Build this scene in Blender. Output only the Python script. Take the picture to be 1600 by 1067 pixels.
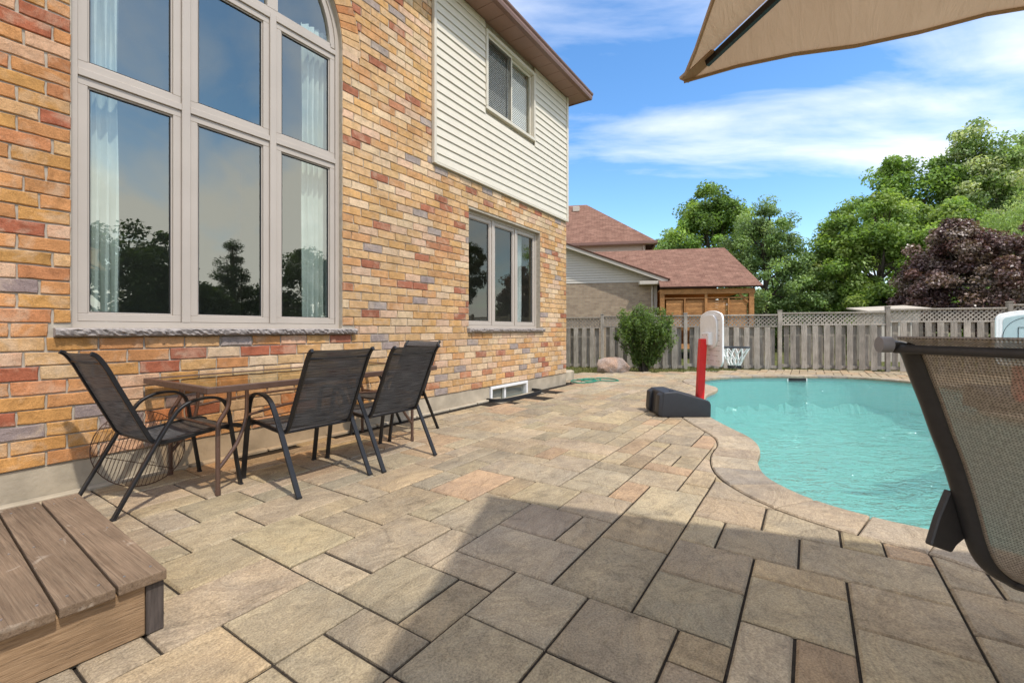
import bpy, bmesh, math, random
import numpy as np
from mathutils import Vector, Matrix
from mathutils.geometry import tessellate_polygon

random.seed(7); RNG = np.random.default_rng(7)
R = math.radians
for o in list(bpy.data.objects): bpy.data.objects.remove(o)
scene = bpy.context.scene
col = scene.collection

# ------------------------------------------------------------------ camera, sky, sun, exposure
TH = math.atan(465/705.)                      # yaw between the view and the long brick wall
FW = Vector((math.cos(TH), math.sin(TH), 0)); RT = Vector((math.sin(TH), -math.cos(TH), 0))
cam_d = bpy.data.cameras.new('camera'); cam = bpy.data.objects.new('camera', cam_d); col.objects.link(cam)
cam.location = (0, 0, 1.1); cam.rotation_euler = (R(90), 0, TH-R(90))
cam_d.sensor_width = 36; cam_d.lens = 36*705/1600.; cam_d.shift_y = -18.5/1600.
cam_d.clip_start = .05; cam_d.clip_end = 2000
scene.camera = cam
SUNV = Vector((-.17, -.60, 1.0)).normalized()  # towards the sun
elev = math.asin(SUNV.z); az = math.atan2(SUNV.x, SUNV.y)
world = bpy.data.worlds.new('World'); scene.world = world; world.use_nodes = True
def N(nt, t, ins=None, **kw):
    n = nt.nodes.new(t)
    for k, v in kw.items(): setattr(n, k, v)
    for k, v in (ins or {}).items():
        if isinstance(v, bpy.types.NodeSocket): nt.links.new(v, n.inputs[k])
        else: n.inputs[k].default_value = v
    return n
def ramp(nt, fac, stops, interp='LINEAR'):
    n = N(nt, 'ShaderNodeValToRGB', {0: fac}); cr = n.color_ramp; cr.interpolation = interp
    while len(cr.elements) < len(stops): cr.elements.new(.5)
    for e, (p, c) in zip(cr.elements, stops):
        e.position = p; e.color = (c, c, c, 1) if isinstance(c, (int, float)) else (*c, 1)
    return n.outputs[0]
def mth(nt, op, a, b=0., clamp=False):
    return N(nt, 'ShaderNodeMath', {0: a, 1: b}, operation=op, use_clamp=clamp).outputs[0]
def mixc(nt, fac, a, b, mode='MIX'):
    n = nt.nodes.new('ShaderNodeMix'); n.data_type = 'RGBA'; n.blend_type = mode
    for s, v in ((n.inputs[0], fac), (n.inputs[6], a), (n.inputs[7], b)):
        if isinstance(v, bpy.types.NodeSocket): nt.links.new(v, s)
        else: s.default_value = v if isinstance(v, (int, float)) else (*v[:3], 1)
    return n.outputs[2]
def build_world():
    nt = world.node_tree; nt.nodes.clear()
    sky = N(nt, 'ShaderNodeTexSky', sky_type='NISHITA', sun_disc=False, sun_elevation=elev, sun_rotation=az,
            air_density=1.0, dust_density=.5, ozone_density=1.5)
    hs = N(nt, 'ShaderNodeHueSaturation', {'Saturation': 1.25, 'Value': 1.0, 'Color': sky.outputs[0]})
    tc = N(nt, 'ShaderNodeTexCoord')
    sp = N(nt, 'ShaderNodeSeparateXYZ', {0: tc.outputs['Generated']})
    zz = mth(nt, 'ADD', mth(nt, 'MAXIMUM', sp.outputs[2], 0.0), .13)
    u = mth(nt, 'DIVIDE', sp.outputs[0], zz); v = mth(nt, 'DIVIDE', sp.outputs[1], zz)
    cv = N(nt, 'ShaderNodeCombineXYZ', {0: u, 1: v, 2: 3.0})
    mp = N(nt, 'ShaderNodeMapping', {0: cv.outputs[0], 1: (5.4, 1.6, 0), 2: (0, 0, R(-57)), 3: (1.9, .8, 1)}, vector_type='TEXTURE')
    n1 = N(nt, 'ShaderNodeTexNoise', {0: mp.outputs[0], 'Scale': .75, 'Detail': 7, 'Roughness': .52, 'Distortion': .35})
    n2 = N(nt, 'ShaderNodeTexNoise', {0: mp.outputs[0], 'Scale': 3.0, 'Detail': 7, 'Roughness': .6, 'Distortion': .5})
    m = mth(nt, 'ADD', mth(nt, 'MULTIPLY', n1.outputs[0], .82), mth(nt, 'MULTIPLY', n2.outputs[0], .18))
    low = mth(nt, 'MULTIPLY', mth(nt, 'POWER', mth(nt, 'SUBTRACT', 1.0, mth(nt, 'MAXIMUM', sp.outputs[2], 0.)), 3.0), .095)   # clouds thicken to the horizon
    big = N(nt, 'ShaderNodeTexNoise', {0: N(nt, 'ShaderNodeMapping', {0: tc.outputs['Generated'], 1: (.29, -4.565, 0.)}).outputs[0], 'Scale': .8, 'Detail': 1.})   # wide banks of cloud and clear sky, offset so unseen cloud whitens fill
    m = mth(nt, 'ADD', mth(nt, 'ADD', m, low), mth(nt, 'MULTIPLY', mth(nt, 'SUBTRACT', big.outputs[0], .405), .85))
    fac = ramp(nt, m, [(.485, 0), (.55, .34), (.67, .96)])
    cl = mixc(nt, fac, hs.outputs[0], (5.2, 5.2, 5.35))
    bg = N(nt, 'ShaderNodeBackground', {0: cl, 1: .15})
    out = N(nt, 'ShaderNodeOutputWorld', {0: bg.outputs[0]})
build_world()
sd = bpy.data.lights.new('sun', 'SUN'); sd.energy = 2.0; sd.angle = R(1.2); sd.color = (1, .95, .87)
sun = bpy.data.objects.new('sun', sd); col.objects.link(sun); sun.location = (-4, -12, 20)
sun.rotation_euler = (-SUNV).to_track_quat('-Z', 'Y').to_euler()
scene.render.engine = 'CYCLES'
scene.view_settings.view_transform = 'Standard'; scene.view_settings.look = 'None'
scene.view_settings.gamma = 1; scene.view_settings.exposure = .90
scene.view_settings.use_curve_mapping = False
scene.cycles.max_bounces = 7; scene.cycles.diffuse_bounces = 3; scene.cycles.transparent_max_bounces = 16
scene.cycles.caustics_reflective = False; scene.cycles.caustics_refractive = False

# ------------------------------------------------------------------ helpers
def tag(o, label=None, cat=None, group=None, kind=None):
    if label: o['label'] = label
    if cat: o['category'] = cat
    if group: o['group'] = group
    if kind: o['kind'] = kind
    return o
def empty(name, loc=(0, 0, 0), rz=0, parent=None):
    o = bpy.data.objects.new(name, None); col.objects.link(o); o.location = loc; o.rotation_euler = (0, 0, rz)
    o.empty_display_size = .1
    if parent: o.parent = parent
    return o
class MB:
    def __init__(s): s.v = []; s.f = []
    def poly(s, pts):
        i = len(s.v); s.v += [tuple(p) for p in pts]; s.f.append(tuple(range(i, i+len(pts))))
    def box(s, a, b):
        x0, y0, z0 = a; x1, y1, z1 = b; i = len(s.v)
        s.v += [(x0,y0,z0),(x1,y0,z0),(x1,y1,z0),(x0,y1,z0),(x0,y0,z1),(x1,y0,z1),(x1,y1,z1),(x0,y1,z1)]
        s.f += [tuple(i+k for k in q) for q in ((0,3,2,1),(4,5,6,7),(0,1,5,4),(1,2,6,5),(2,3,7,6),(3,0,4,7))]
        return s
    def hexa(s, p):   # 8 corners, same order as box
        i = len(s.v); s.v += [tuple(q) for q in p]
        s.f += [tuple(i+k for k in q) for q in ((0,3,2,1),(4,5,6,7),(0,1,5,4),(1,2,6,5),(2,3,7,6),(3,0,4,7))]
        return s
    def prism(s, pts, ext):   # planar polygon pts extruded by vector ext
        n = len(pts); i = len(s.v); e = Vector(ext)
        s.v += [tuple(p) for p in pts] + [tuple(Vector(p)+e) for p in pts]
        s.f.append(tuple(range(i, i+n))[::-1]); s.f.append(tuple(range(i+n, i+2*n)))
        for k in range(n): s.f.append((i+k, i+(k+1) % n, i+n+(k+1) % n, i+n+k))
        return s
    def sweep(s, pts, prof, up=(0, 0, 1), closed=False, scale=None):
        pts = [Vector(p) for p in pts]; n = len(pts); m = len(prof); i0 = len(s.v); side = None
        for k, p in enumerate(pts):
            if closed: t = pts[(k+1) % n]-pts[k-1]
            else: t = pts[min(k+1, n-1)]-pts[max(k-1, 0)]
            t.normalize()
            sd = t.cross(Vector(up))
            if sd.length < 1e-3: sd = side.copy() if side else t.orthogonal()
            sd.normalize()
            if side and sd.dot(side) < 0 and not closed: sd = -sd
            side = sd; nr = side.cross(t).normalized(); sc = scale[k] if scale else 1
            for a, b in prof: s.v.append(tuple(p+side*a*sc+nr*b*sc))
        for k in range(n if closed else n-1):
            a = i0+k*m; b = i0+((k+1) % n)*m
            for j in range(m): s.f.append((a+j, a+(j+1) % m, b+(j+1) % m, b+j))
        if not closed:
            s.f.append(tuple(range(i0, i0+m))[::-1]); s.f.append(tuple(range(i0+(n-1)*m, i0+n*m)))
        return s
    def tube(s, pts, r, n=8, **k):
        return s.sweep(pts, [(r*math.cos(2*math.pi*j/n), r*math.sin(2*math.pi*j/n)) for j in range(n)], **k)
    def bar(s, pts, w, h, **k):
        return s.sweep(pts, [(-w/2,-h/2),(w/2,-h/2),(w/2,h/2),(-w/2,h/2)], **k)
    def mesh(s, name, smooth=False, bevel=0, seg=1, fix=True):
        me = bpy.data.meshes.new(name); me.from_pydata(s.v, [], s.f)
        if bevel or fix:
            bm = bmesh.new(); bm.from_mesh(me)
            if fix: bmesh.ops.recalc_face_normals(bm, faces=bm.faces)
            if bevel: bmesh.ops.bevel(bm, geom=list(bm.edges), offset=bevel, segments=seg, affect='EDGES', profile=.6, clamp_overlap=True)
            bm.to_mesh(me); bm.free()
        if smooth: me.shade_smooth(); me.set_sharp_from_angle(angle=R(38))
        return me
    def build(s, name, m, parent=None, **k):
        return link(name, s.mesh(name, **k), m, parent)
def link(name, me, m, parent=None, loc=None, rot=None):
    if m and not me.materials: me.materials.append(m)
    o = bpy.data.objects.new(name, me); col.objects.link(o)
    if parent: o.parent = parent
    if loc: o.location = loc
    if rot: o.rotation_euler = rot
    return o
def smooth_path(pts, sub=6, closed=False):
    P = [Vector(p) for p in pts]; n = len(P); out = []
    for i in range(n if closed else n-1):
        g = (lambda k: P[k % n]) if closed else (lambda k: P[min(max(k, 0), n-1)])
        p0, p1, p2, p3 = g(i-1), g(i), g(i+1), g(i+2)
        for k in range(sub):
            t = k/sub
            out.append(.5*((2*p1)+(-p0+p2)*t+(2*p0-5*p1+4*p2-p3)*t*t+(-p0+3*p1-3*p2+p3)*t**3))
    if not closed: out.append(P[-1])
    return out
def copy_tree(o, parent=None):
    c = o.copy(); col.objects.link(c); c.parent = parent
    for ch in list(o.children): copy_tree(ch, c)
    return c
def colattr(me, cols):   # per-vertex colour
    a = me.attributes.new('col', 'FLOAT_COLOR', 'POINT')
    a.data.foreach_set('color', np.asarray(cols, dtype=np.float32).ravel())

# ------------------------------------------------------------------ materials
def new_mat(name):
    m = bpy.data.materials.new(name); m.use_nodes = True; nt = m.node_tree; nt.nodes.clear()
    return m, nt, N(nt, 'ShaderNodeOutputMaterial')
def pbsdf(nt, out, c, rough=.6, spec=.4, metal=0., normal=None, **k):
    ins = {'Base Color': c if isinstance(c, bpy.types.NodeSocket) else (*c, 1), 'Roughness': rough, 'Metallic': metal, 'Specular IOR Level': spec}
    if normal is not None: ins['Normal'] = normal
    ins.update(k)
    b = N(nt, 'ShaderNodeBsdfPrincipled', ins); nt.links.new(b.outputs[0], out.inputs[0]); return b
def bump(nt, h, strength=.3, dist=.01, normal=None):
    ins = {'Strength': strength, 'Distance': dist, 'Height': h}
    if normal is not None: ins['Normal'] = normal
    return N(nt, 'ShaderNodeBump', ins).outputs[0]
def pos(nt, scale=(1, 1, 1), obj=False, rand=0):
    s = N(nt, 'ShaderNodeTexCoord').outputs['Object'] if obj else N(nt, 'ShaderNodeNewGeometry').outputs['Position']
    if rand:
        r = N(nt, 'ShaderNodeObjectInfo').outputs['Random']
        s = N(nt, 'ShaderNodeVectorMath', {0: s, 1: N(nt, 'ShaderNodeCombineXYZ', {0: mth(nt, 'MULTIPLY', r, rand), 1: mth(nt, 'MULTIPLY', r, rand*1.7), 2: mth(nt, 'MULTIPLY', r, rand*.6)}).outputs[0]}, operation='ADD').outputs[0]
    return N(nt, 'ShaderNodeMapping', {0: s, 3: scale}).outputs[0]
def noise(nt, v, scale, detail=4, rough=.55, dist=0.):
    return N(nt, 'ShaderNodeTexNoise', {0: v, 'Scale': scale, 'Detail': detail, 'Roughness': rough, 'Distortion': dist}).outputs[0]
def simple(name, c, rough=.6, spec=.4, metal=0., var=.12, scale=12., bumpk=0., bscale=120., obj=False, rvar=0.):
    m, nt, out = new_mat(name); v = pos(nt, obj=obj)
    n = noise(nt, v, scale, 5)
    cc = mixc(nt, 1., c, ramp(nt, n, [(.25, 1-var), (.75, 1+var)]), 'MULTIPLY')
    nrm = bump(nt, noise(nt, v, bscale, 4), bumpk, .004) if bumpk else None
    rr = ramp(nt, noise(nt, v, scale*2.3, 4), [(.3, max(rough-rvar, .02)), (.7, min(rough+rvar, 1))]) if rvar else rough
    pbsdf(nt, out, cc, rr, spec, metal, nrm); return m
def srccol(nt, src):
    return N(nt, 'ShaderNodeObjectInfo').outputs['Color'] if src == 'obj' else N(nt, 'ShaderNodeAttribute', attribute_name='col').outputs['Color']
def brick_mat(src):
    m, nt, out = new_mat('brick_'+src); c = srccol(nt, src)
    v0 = N(nt, 'ShaderNodeNewGeometry').outputs['Position']
    off = N(nt, 'ShaderNodeVectorMath', {0: c, 1: (31., 47., 19.)}, operation='MULTIPLY').outputs[0]
    v = N(nt, 'ShaderNodeVectorMath', {0: v0, 1: off}, operation='ADD').outputs[0]
    n1 = noise(nt, v, 14, 6, .65, .4); n2 = noise(nt, v, 55, 5, .6); n3 = noise(nt, v, 5.5, 4, .6, .8)
    c1 = mixc(nt, 1., c, ramp(nt, n1, [(.28, .70), (.5, 1.0), (.74, 1.22)]), 'MULTIPLY')
    c2 = mixc(nt, mth(nt, 'MULTIPLY', ramp(nt, n3, [(.50, 0), (.66, 1)]), .42), c1, (.64, .48, .33))   # lime smear of the firing
    c3 = mixc(nt, mth(nt, 'MULTIPLY', ramp(nt, n2, [(.60, 0), (.72, 1)]), .30), c2, (.16, .09, .06))   # dark pits
    n4 = noise(nt, v, 170, 4, .7)
    c4 = mixc(nt, 1., c3, ramp(nt, n4, [(.30, .72), (.5, 1.), (.72, 1.25)]), 'MULTIPLY')
    v1 = N(nt, 'ShaderNodeMapping', {0: v0, 3: (1.2, 1., .5)}).outputs[0]
    c5 = mixc(nt, 1., c4, ramp(nt, noise(nt, v1, 1.3, 5, .6), [(.3, .84), (.7, 1.10)]), 'MULTIPLY')          # weather stains
    h = mth(nt, 'ADD', mth(nt, 'ADD', mth(nt, 'MULTIPLY', n1, .6), mth(nt, 'MULTIPLY', n2, .5)), mth(nt, 'MULTIPLY', n4, .35))
    pbsdf(nt, out, c5, .95, .1, normal=bump(nt, h, .95, .009)); return m
def paver_mat(src):
    m, nt, out = new_mat('paver_'+src); c = srccol(nt, src)
    v0 = N(nt, 'ShaderNodeNewGeometry').outputs['Position']
    off = N(nt, 'ShaderNodeVectorMath', {0: c, 1: (71., 93., 57.)}, operation='MULTIPLY').outputs[0]
    v = N(nt, 'ShaderNodeVectorMath', {0: v0, 1: off}, operation='ADD').outputs[0]
    vs = N(nt, 'ShaderNodeMapping', {0: v, 2: (0, 0, R(24)), 3: (1.2, 1.9, 1)}).outputs[0]
    n1 = noise(nt, v, 3.2, 6, .6, .7); n2 = noise(nt, vs, 2.2, 7, .62, 1.5); g = noise(nt, v, 130, 3, .7); gg = noise(nt, v, 330, 2, .7)
    c1 = mixc(nt, ramp(nt, n1, [(.36, 0), (.64, 1)]), mixc(nt, 1., c, (.88, .885, .90), 'MULTIPLY'), mixc(nt, 1., c, (1.10, 1.06, .99), 'MULTIPLY'))
    vein = ramp(nt, n2, [(.455, 0), (.495, 1), (.505, 1), (.545, 0)])
    c2 = mixc(nt, mth(nt, 'MULTIPLY', vein, .38), c1, mixc(nt, 1., c, (.55, .52, .52), 'MULTIPLY'))
    n5 = noise(nt, v, 7.5, 7, .7, 1.1)
    c2 = mixc(nt, 1., c2, ramp(nt, n5, [(.32, .70), (.46, .98), (.6, 1.04), (.75, 1.16)]), 'MULTIPLY')
    blot = ramp(nt, noise(nt, v0, 1.1, 5, .6), [(.35, .84), (.65, 1.10)])
    c3 = mixc(nt, 1., c2, blot, 'MULTIPLY')
    c4 = mixc(nt, 1., c3, ramp(nt, g, [(.30, .64), (.70, 1.32)]), 'MULTIPLY')
    c5 = mixc(nt, mth(nt, 'MULTIPLY', ramp(nt, gg, [(.66, 0), (.74, 1)]), .5), c4, (.62, .58, .52))
    relief = mth(nt, 'ADD', mth(nt, 'MULTIPLY', ramp(nt, n2, [(.35, 0), (.46, .5), (.52, .55), (.62, 1)]), 1.), mth(nt, 'MULTIPLY', g, .22))
    relief = mth(nt, 'ADD', mth(nt, 'ADD', relief, mth(nt, 'MULTIPLY', n1, .5)), mth(nt, 'MULTIPLY', n5, .9))
    pbsdf(nt, out, c5, .86, .22, normal=bump(nt, relief, .85, .011)); return m
def wood_mat(name, a, b, stretch, rand=3., rough=.8, grain=1., cracks=.35, scuff=0):
    m, nt, out = new_mat(name); v = pos(nt, stretch, rand=rand); vw = pos(nt, rand=rand)
    n1 = noise(nt, v, 1.0, 8, .65, 1.2); n2 = noise(nt, v, 5., 4, .6, .3); n3 = noise(nt, vw, 4., 3, .5)
    c = mixc(nt, ramp(nt, n1, [(.3, 0), (.7, 1)]), a, b)
    c = mixc(nt, 1., c, ramp(nt, n2, [(.3, 1-.3*grain), (.6, 1.08)]), 'MULTIPLY')
    c = mixc(nt, 1., c, ramp(nt, n3, [(.3, .82), (.7, 1.15)]), 'MULTIPLY')
    ob = mth(nt, 'ADD', mth(nt, 'MULTIPLY', N(nt, 'ShaderNodeObjectInfo').outputs['Random'], .42), .79)
    c = mixc(nt, 1., c, N(nt, 'ShaderNodeCombineColor', {0: ob, 1: ob, 2: mth(nt, 'MULTIPLY', ob, .985)}).outputs[0], 'MULTIPLY')
    if scuff: c = mixc(nt, mth(nt, 'MULTIPLY', ramp(nt, noise(nt, pos(nt, (9, 5, 9), rand=rand), 1., 3, .6, .8), [(.64, 0), (.72, 1)]), scuff), c, (.46, .38, .29))
    cr = ramp(nt, noise(nt, v, 2.2, 3, .5, .5), [(.36, 1), (.40, 0)])
    c = mixc(nt, mth(nt, 'MULTIPLY', cr, cracks), c, (.03, .022, .018))
    pbsdf(nt, out, c, rough, .25, normal=bump(nt, mth(nt, 'ADD', n2, mth(nt, 'MULTIPLY', cr, -.8)), .5, .004)); return m
def glass_mat(name, tint, refl, rough=.0, wav=0.):
    m, nt, out = new_mat(name)
    tr = N(nt, 'ShaderNodeBsdfTransparent', {0: (*tint, 1)})
    nrm = bump(nt, noise(nt, pos(nt), 1.6, 1), wav, .01) if wav else None
    gi = {0: (.97, .96, .80, 1), 'Roughness': rough}
    if nrm is not None: gi['Normal'] = nrm
    gl = N(nt, 'ShaderNodeBsdfGlossy', gi)
    fc = N(nt, 'ShaderNodeLayerWeight', {0: .5}).outputs['Facing']            # same from both sides of the pane
    f = mth(nt, 'ADD', mth(nt, 'MULTIPLY', mth(nt, 'POWER', fc, 5.), 1-refl), refl, True)
    mx = N(nt, 'ShaderNodeMixShader', {0: f, 1: tr.outputs[0], 2: gl.outputs[0]}); nt.links.new(mx.outputs[0], out.inputs[0]); return m
def fabric_mat(name, a, b, see, uvscale, streak=(4, 120, 1)):
    m, nt, out = new_mat(name)
    uv = N(nt, 'ShaderNodeUVMap').outputs[0]
    st = noise(nt, N(nt, 'ShaderNodeMapping', {0: uv, 3: streak}).outputs[0], 1.5, 4, .6)
    w1 = N(nt, 'ShaderNodeTexWave', {0: uv, 'Scale': uvscale, 'Distortion': .25}, bands_direction='X').outputs[1]
    w2 = N(nt, 'ShaderNodeTexWave', {0: uv, 'Scale': uvscale, 'Distortion': .25}, bands_direction='Y').outputs[1]
    wv = mth(nt, 'MULTIPLY', w1, w2)
    c = mixc(nt, ramp(nt, st, [(.38, 0), (.62, 1)]), a, b)
    c = mixc(nt, 1., c, ramp(nt, mth(nt, 'ADD', w1, w2), [(.25, .40), (.9, 1.35)]), 'MULTIPLY')
    b_ = N(nt, 'ShaderNodeBsdfPrincipled', {'Base Color': c, 'Roughness': .75, 'Specular IOR Level': .3})
    tl = N(nt, 'ShaderNodeBsdfTranslucent', {0: c})
    m1 = N(nt, 'ShaderNodeMixShader', {0: .25, 1: b_.outputs[0], 2: tl.outputs[0]})
    tr = N(nt, 'ShaderNodeBsdfTransparent')
    hole = mth(nt, 'MULTIPLY', ramp(nt, wv, [(.25, .25), (.75, 1.6)]), see)
    mx = N(nt, 'ShaderNodeMixShader', {0: hole, 1: m1.outputs[0], 2: tr.outputs[0]}); nt.links.new(mx.outputs[0], out.inputs[0]); return m
def leaf_mat(name, rough=.55, transl=.3, spec=.3):
    m, nt, out = new_mat(name); c = srccol(nt, 'attr')
    b = N(nt, 'ShaderNodeBsdfPrincipled', {'Base Color': c, 'Roughness': rough, 'Specular IOR Level': spec})
    t = N(nt, 'ShaderNodeBsdfTranslucent', {0: mixc(nt, 1., c, (1.25, 1.3, .6), 'MULTIPLY')})
    mx = N(nt, 'ShaderNodeMixShader', {0: transl, 1: b.outputs[0], 2: t.outputs[0]}); nt.links.new(mx.outputs[0], out.inputs[0]); return m
M = {}
M['brick'] = brick_mat('obj'); M['brick_s'] = brick_mat('attr')
M['paver'] = paver_mat('obj'); M['paver_s'] = paver_mat('attr')
M['mortar'] = simple('mortar', (.43, .375, .295), .95, .1, var=.2, scale=18, bumpk=.5)
M['concrete'] = simple('concrete', (.42, .355, .26), .95, .12, var=.28, scale=4, bumpk=.8, bscale=38)
M['stone_sill'] = simple('stone_sill', (.33, .29, .26), .95, .12, var=.25, scale=22, bumpk=.9, bscale=45)
M['sand'] = simple('joint_sand', (.040, .033, .026), 1., .05, var=.4, scale=60, bumpk=.6)
M['frame'] = simple('window_frame', (.47, .41, .345), .42, .4, var=.05, scale=3)
M['gasket'] = simple('gasket', (.03, .03, .03), .6)
M['glass'] = glass_mat('window_glass', (.88, .94, .90), .26, wav=.05)
M['glass_small'] = glass_mat('pane_glass', (.92, .95, .94), .11)
M['siding'] = simple('vinyl_siding', (.67, .61, .49), .5, .3, var=.05, scale=6, bumpk=.06, bscale=40)
M['trim'] = simple('siding_trim', (.63, .575, .465), .5, .3, var=.04)
M['brown_metal'] = simple('brown_aluminium', (.20, .105, .075), .38, .5, var=.10, scale=5)
M['soffit'] = simple('soffit_aluminium', (.30, .175, .135), .5, .4, var=.08, scale=4)
M['white'] = simple('white_paint', (.78, .77, .74), .5, .4, var=.05)
M['room'] = simple('room_wall', (.36, .35, .31), .9, .1, var=.1, scale=1)
M['curtain'] = None
M['step_top'] = wood_mat('weathered_deck', (.135, .088, .055), (.235, .165, .108), (75, 1.5, 75), grain=.85, cracks=.25, scuff=.5)
M['step_side'] = wood_mat('weathered_fascia', (.215, .13, .068), (.34, .225, .13), (1.9, 70, 70), grain=.8, cracks=.22)
M['step_post'] = wood_mat('dark_corner', (.05, .04, .034), (.10, .08, .07), (22, 22, 2), grain=1.)
M['fence'] = wood_mat('grey_fence', (.27, .235, .195), (.42, .375, .32), (22, 22, 1.4), rand=9., grain=.7, cracks=.3)
M['fence_back'] = M['fence']
M['cedar'] = wood_mat('cedar', (.36, .16, .055), (.52, .26, .10), (3, 3, 16), rand=5.)
M['black_metal'] = simple('black_frame', (.011, .011, .012), .42, .45, var=.2, scale=30, rvar=.1)
M['bronze'] = simple('bronze_frame', (.105, .060, .042), .36, .5, var=.15, scale=20, rvar=.1)
M['table_glass'] = glass_mat('table_glass', (.84, .68, .52), .08)
M['sling'] = fabric_mat('dark_sling', (.034, .035, .038), (.115, .117, .120), .10, 95.)
M['lounge_sling'] = fabric_mat('brown_sling', (.205, .16, .112), (.30, .24, .17), .17, 40., (60, 60, 1))
M['lounge_metal'] = simple('taupe_frame', (.040, .036, .033), .45, .4, var=.15, scale=40, bumpk=.15, bscale=300)
M['sling_edge'] = simple('sling_edge', (.045, .036, .028), .8, .2, var=.4, scale=260)
M['cap'] = simple('grey_cap', (.22, .21, .21), .5, .4)
M['steel'] = simple('bolt_steel', (.5, .5, .5), .3, .5, .8)
M['wire'] = simple('rusty_wire', (.10, .055, .035), .7, .3, .3, var=.4, scale=90)
M['red'] = simple('red_plastic', (.72, .012, .012), .38, .45, var=.06)
M['charcoal'] = simple('charcoal_plastic', (.022, .023, .026), .5, .45, var=.15, scale=30, bumpk=.12, bscale=260)
M['board_white'] = simple('white_plastic', (.88, .87, .85), .45, .4, var=.06)
M['board_blue'] = simple('pale_blue_plastic', (.44, .56, .57), .45, .4, var=.05)
M['board_line'] = simple('printed_line', (.03, .04, .05), .5)
M['cord'] = simple('net_cord', (.75, .74, .70), .8)
M['hose'] = simple('green_hose', (.02, .22, .13), .4, .5)
M['rubber'] = simple('black_rubber', (.02, .02, .02), .7)
M['canvas'] = None
M['shingle'] = None

# ------------------------------------------------------------------ pool outline
POOL = [(3.32,-.60),(3.18,-.92),(3.10,-1.32),(3.22,-1.78),(3.65,-2.2),(4.5,-2.5),(6.0,-2.6),(7.1,-2.55),(7.85,-2.3),(8.35,-2.05),(8.85,-1.97),
        (9.35,-2.15),(9.85,-2.48),(10.6,-2.66),(11.5,-2.6),(12.25,-2.2),(12.85,-1.6),(13.1,-.9),(12.95,-.3),(12.65,.25),(12.2,.95),(11.63,1.53),(11.0,1.88),
        (10.3,1.96),(9.75,1.74),(9.3,1.48),(8.85,1.42),(8.2,1.46),(7.4,1.36),(6.6,1.22),(6.06,1.02),(5.54,.73),(5.12,.49),(4.7,.39),(4.28,.375),(3.88,.28),(3.58,.07),(3.43,-.15),(3.36,-.38)]
OUTL = [(p.x, p.y) for p in smooth_path([(x, y, 0) for x, y in POOL], 6, True)]
def offset(poly, d):
    n = len(poly); out = []
    for i in range(n):
        a = Vector(poly[i-1]); b = Vector(poly[(i+1) % n]); t = (b-a).normalized()
        nn = Vector((t.y, -t.x)); out.append((poly[i][0]-nn.x*d, poly[i][1]-nn.y*d))
    return out
area = sum(OUTL[i-1][0]*OUTL[i][1]-OUTL[i][0]*OUTL[i-1][1] for i in range(len(OUTL)))
SG = -1 if area > 0 else 1           # offset(.., SG*d) goes outwards
def grow(d): return offset(OUTL, SG*d)
test = grow(.3)
ar2 = sum(test[i-1][0]*test[i][1]-test[i][0]*test[i-1][1] for i in range(len(test)))
if abs(ar2) < abs(area): SG = -SG
OUTER = grow(.345)
def inside(p, poly):
    x, y = p; c = False; j = len(poly)-1
    for i in range(len(poly)):
        xi, yi = poly[i]; xj, yj = poly[j]
        if (yi > y) != (yj > y) and x < (xj-xi)*(y-yi)/(yj-yi)+xi: c = not c
        j = i
    return c

# ------------------------------------------------------------------ ground, patio, pavers
GRID_X, GRID_Y, OX, OY = .184, .1796, .076, .044
PATIO = [(-3, -6), (16.6, -6), (15.55, -1.9), (14.75, .4), (14.2, 1.1), (12.15, 2.95), (10.95, 4.4), (10.2, 5.4), (8.46, 5.4), (8.46, 4.16), (-3, 4.16)]
def lawn_z(x, y):
    def ss(t): t = min(max(t, 0), 1); return t*t*(3-2*t)
    return -.034-.10*ss((y+.5)/6)*ss((x-9.5)/3.0)
def fill(name, outer, holes, z, m):
    loops = [[Vector((x, y, 0)) for x, y in outer]]+[[Vector((x, y, 0)) for x, y in h] for h in holes]
    tris = tessellate_polygon(loops); vs = [v for l in loops for v in l]
    me = bpy.data.meshes.new(name); me.from_pydata([(v.x, v.y, z) for v in vs], [], [tuple(t) for t in tris])
    bm = bmesh.new(); bm.from_mesh(me); bmesh.ops.recalc_face_normals(bm, faces=bm.faces)
    if sum(f.normal.z for f in bm.faces) < 0: bmesh.ops.reverse_faces(bm, faces=bm.faces)
    bm.to_mesh(me); bm.free()
    return link(name, me, m)
# lawn: one sheet to the horizon, open only under the pool
m, nt, out = new_mat('lawn_soil'); v = pos(nt)
c = mixc(nt, ramp(nt, noise(nt, v, 2.2, 6), [(.35, 0), (.65, 1)]), (.075, .10, .028), (.16, .15, .055))
c = mixc(nt, 1., c, ramp(nt, noise(nt, v, 45, 4), [(.3, .6), (.7, 1.3)]), 'MULTIPLY')
pbsdf(nt, out, c, .95, .1, normal=bump(nt, noise(nt, v, 60, 4), .8, .03)); M['lawn'] = m
xs = [-900,-300,-80,-30,-12,-6,-3,0,2.4]+[2.4+.55*i for i in range(1, 34)]+[24,30,40,60,120,300,900]
ys = [-900,-300,-80,-30,-14,-8,-5,-3.4,-1.5,0,1.2,2.6]+[2.6+.5*i for i in range(1, 22)]+[18,30,60,120,300,900]
lv = [(x, y, lawn_z(x, y)) for y in ys for x in xs]; lf = []
for j in range(len(ys)-1):
    for i in range(len(xs)-1):
        if xs[i] >= 2.39 and xs[i+1] <= 14.3 and ys[j] >= -3.41 and ys[j+1] <= 2.61: continue
        a = j*len(xs)+i; lf.append((a, a+1, a+len(xs)+1, a+len(xs)))
me = bpy.data.meshes.new('lawn'); me.from_pydata(lv, [], lf); lawn = tag(link('lawn', me, M['lawn']), kind='structure')
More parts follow.
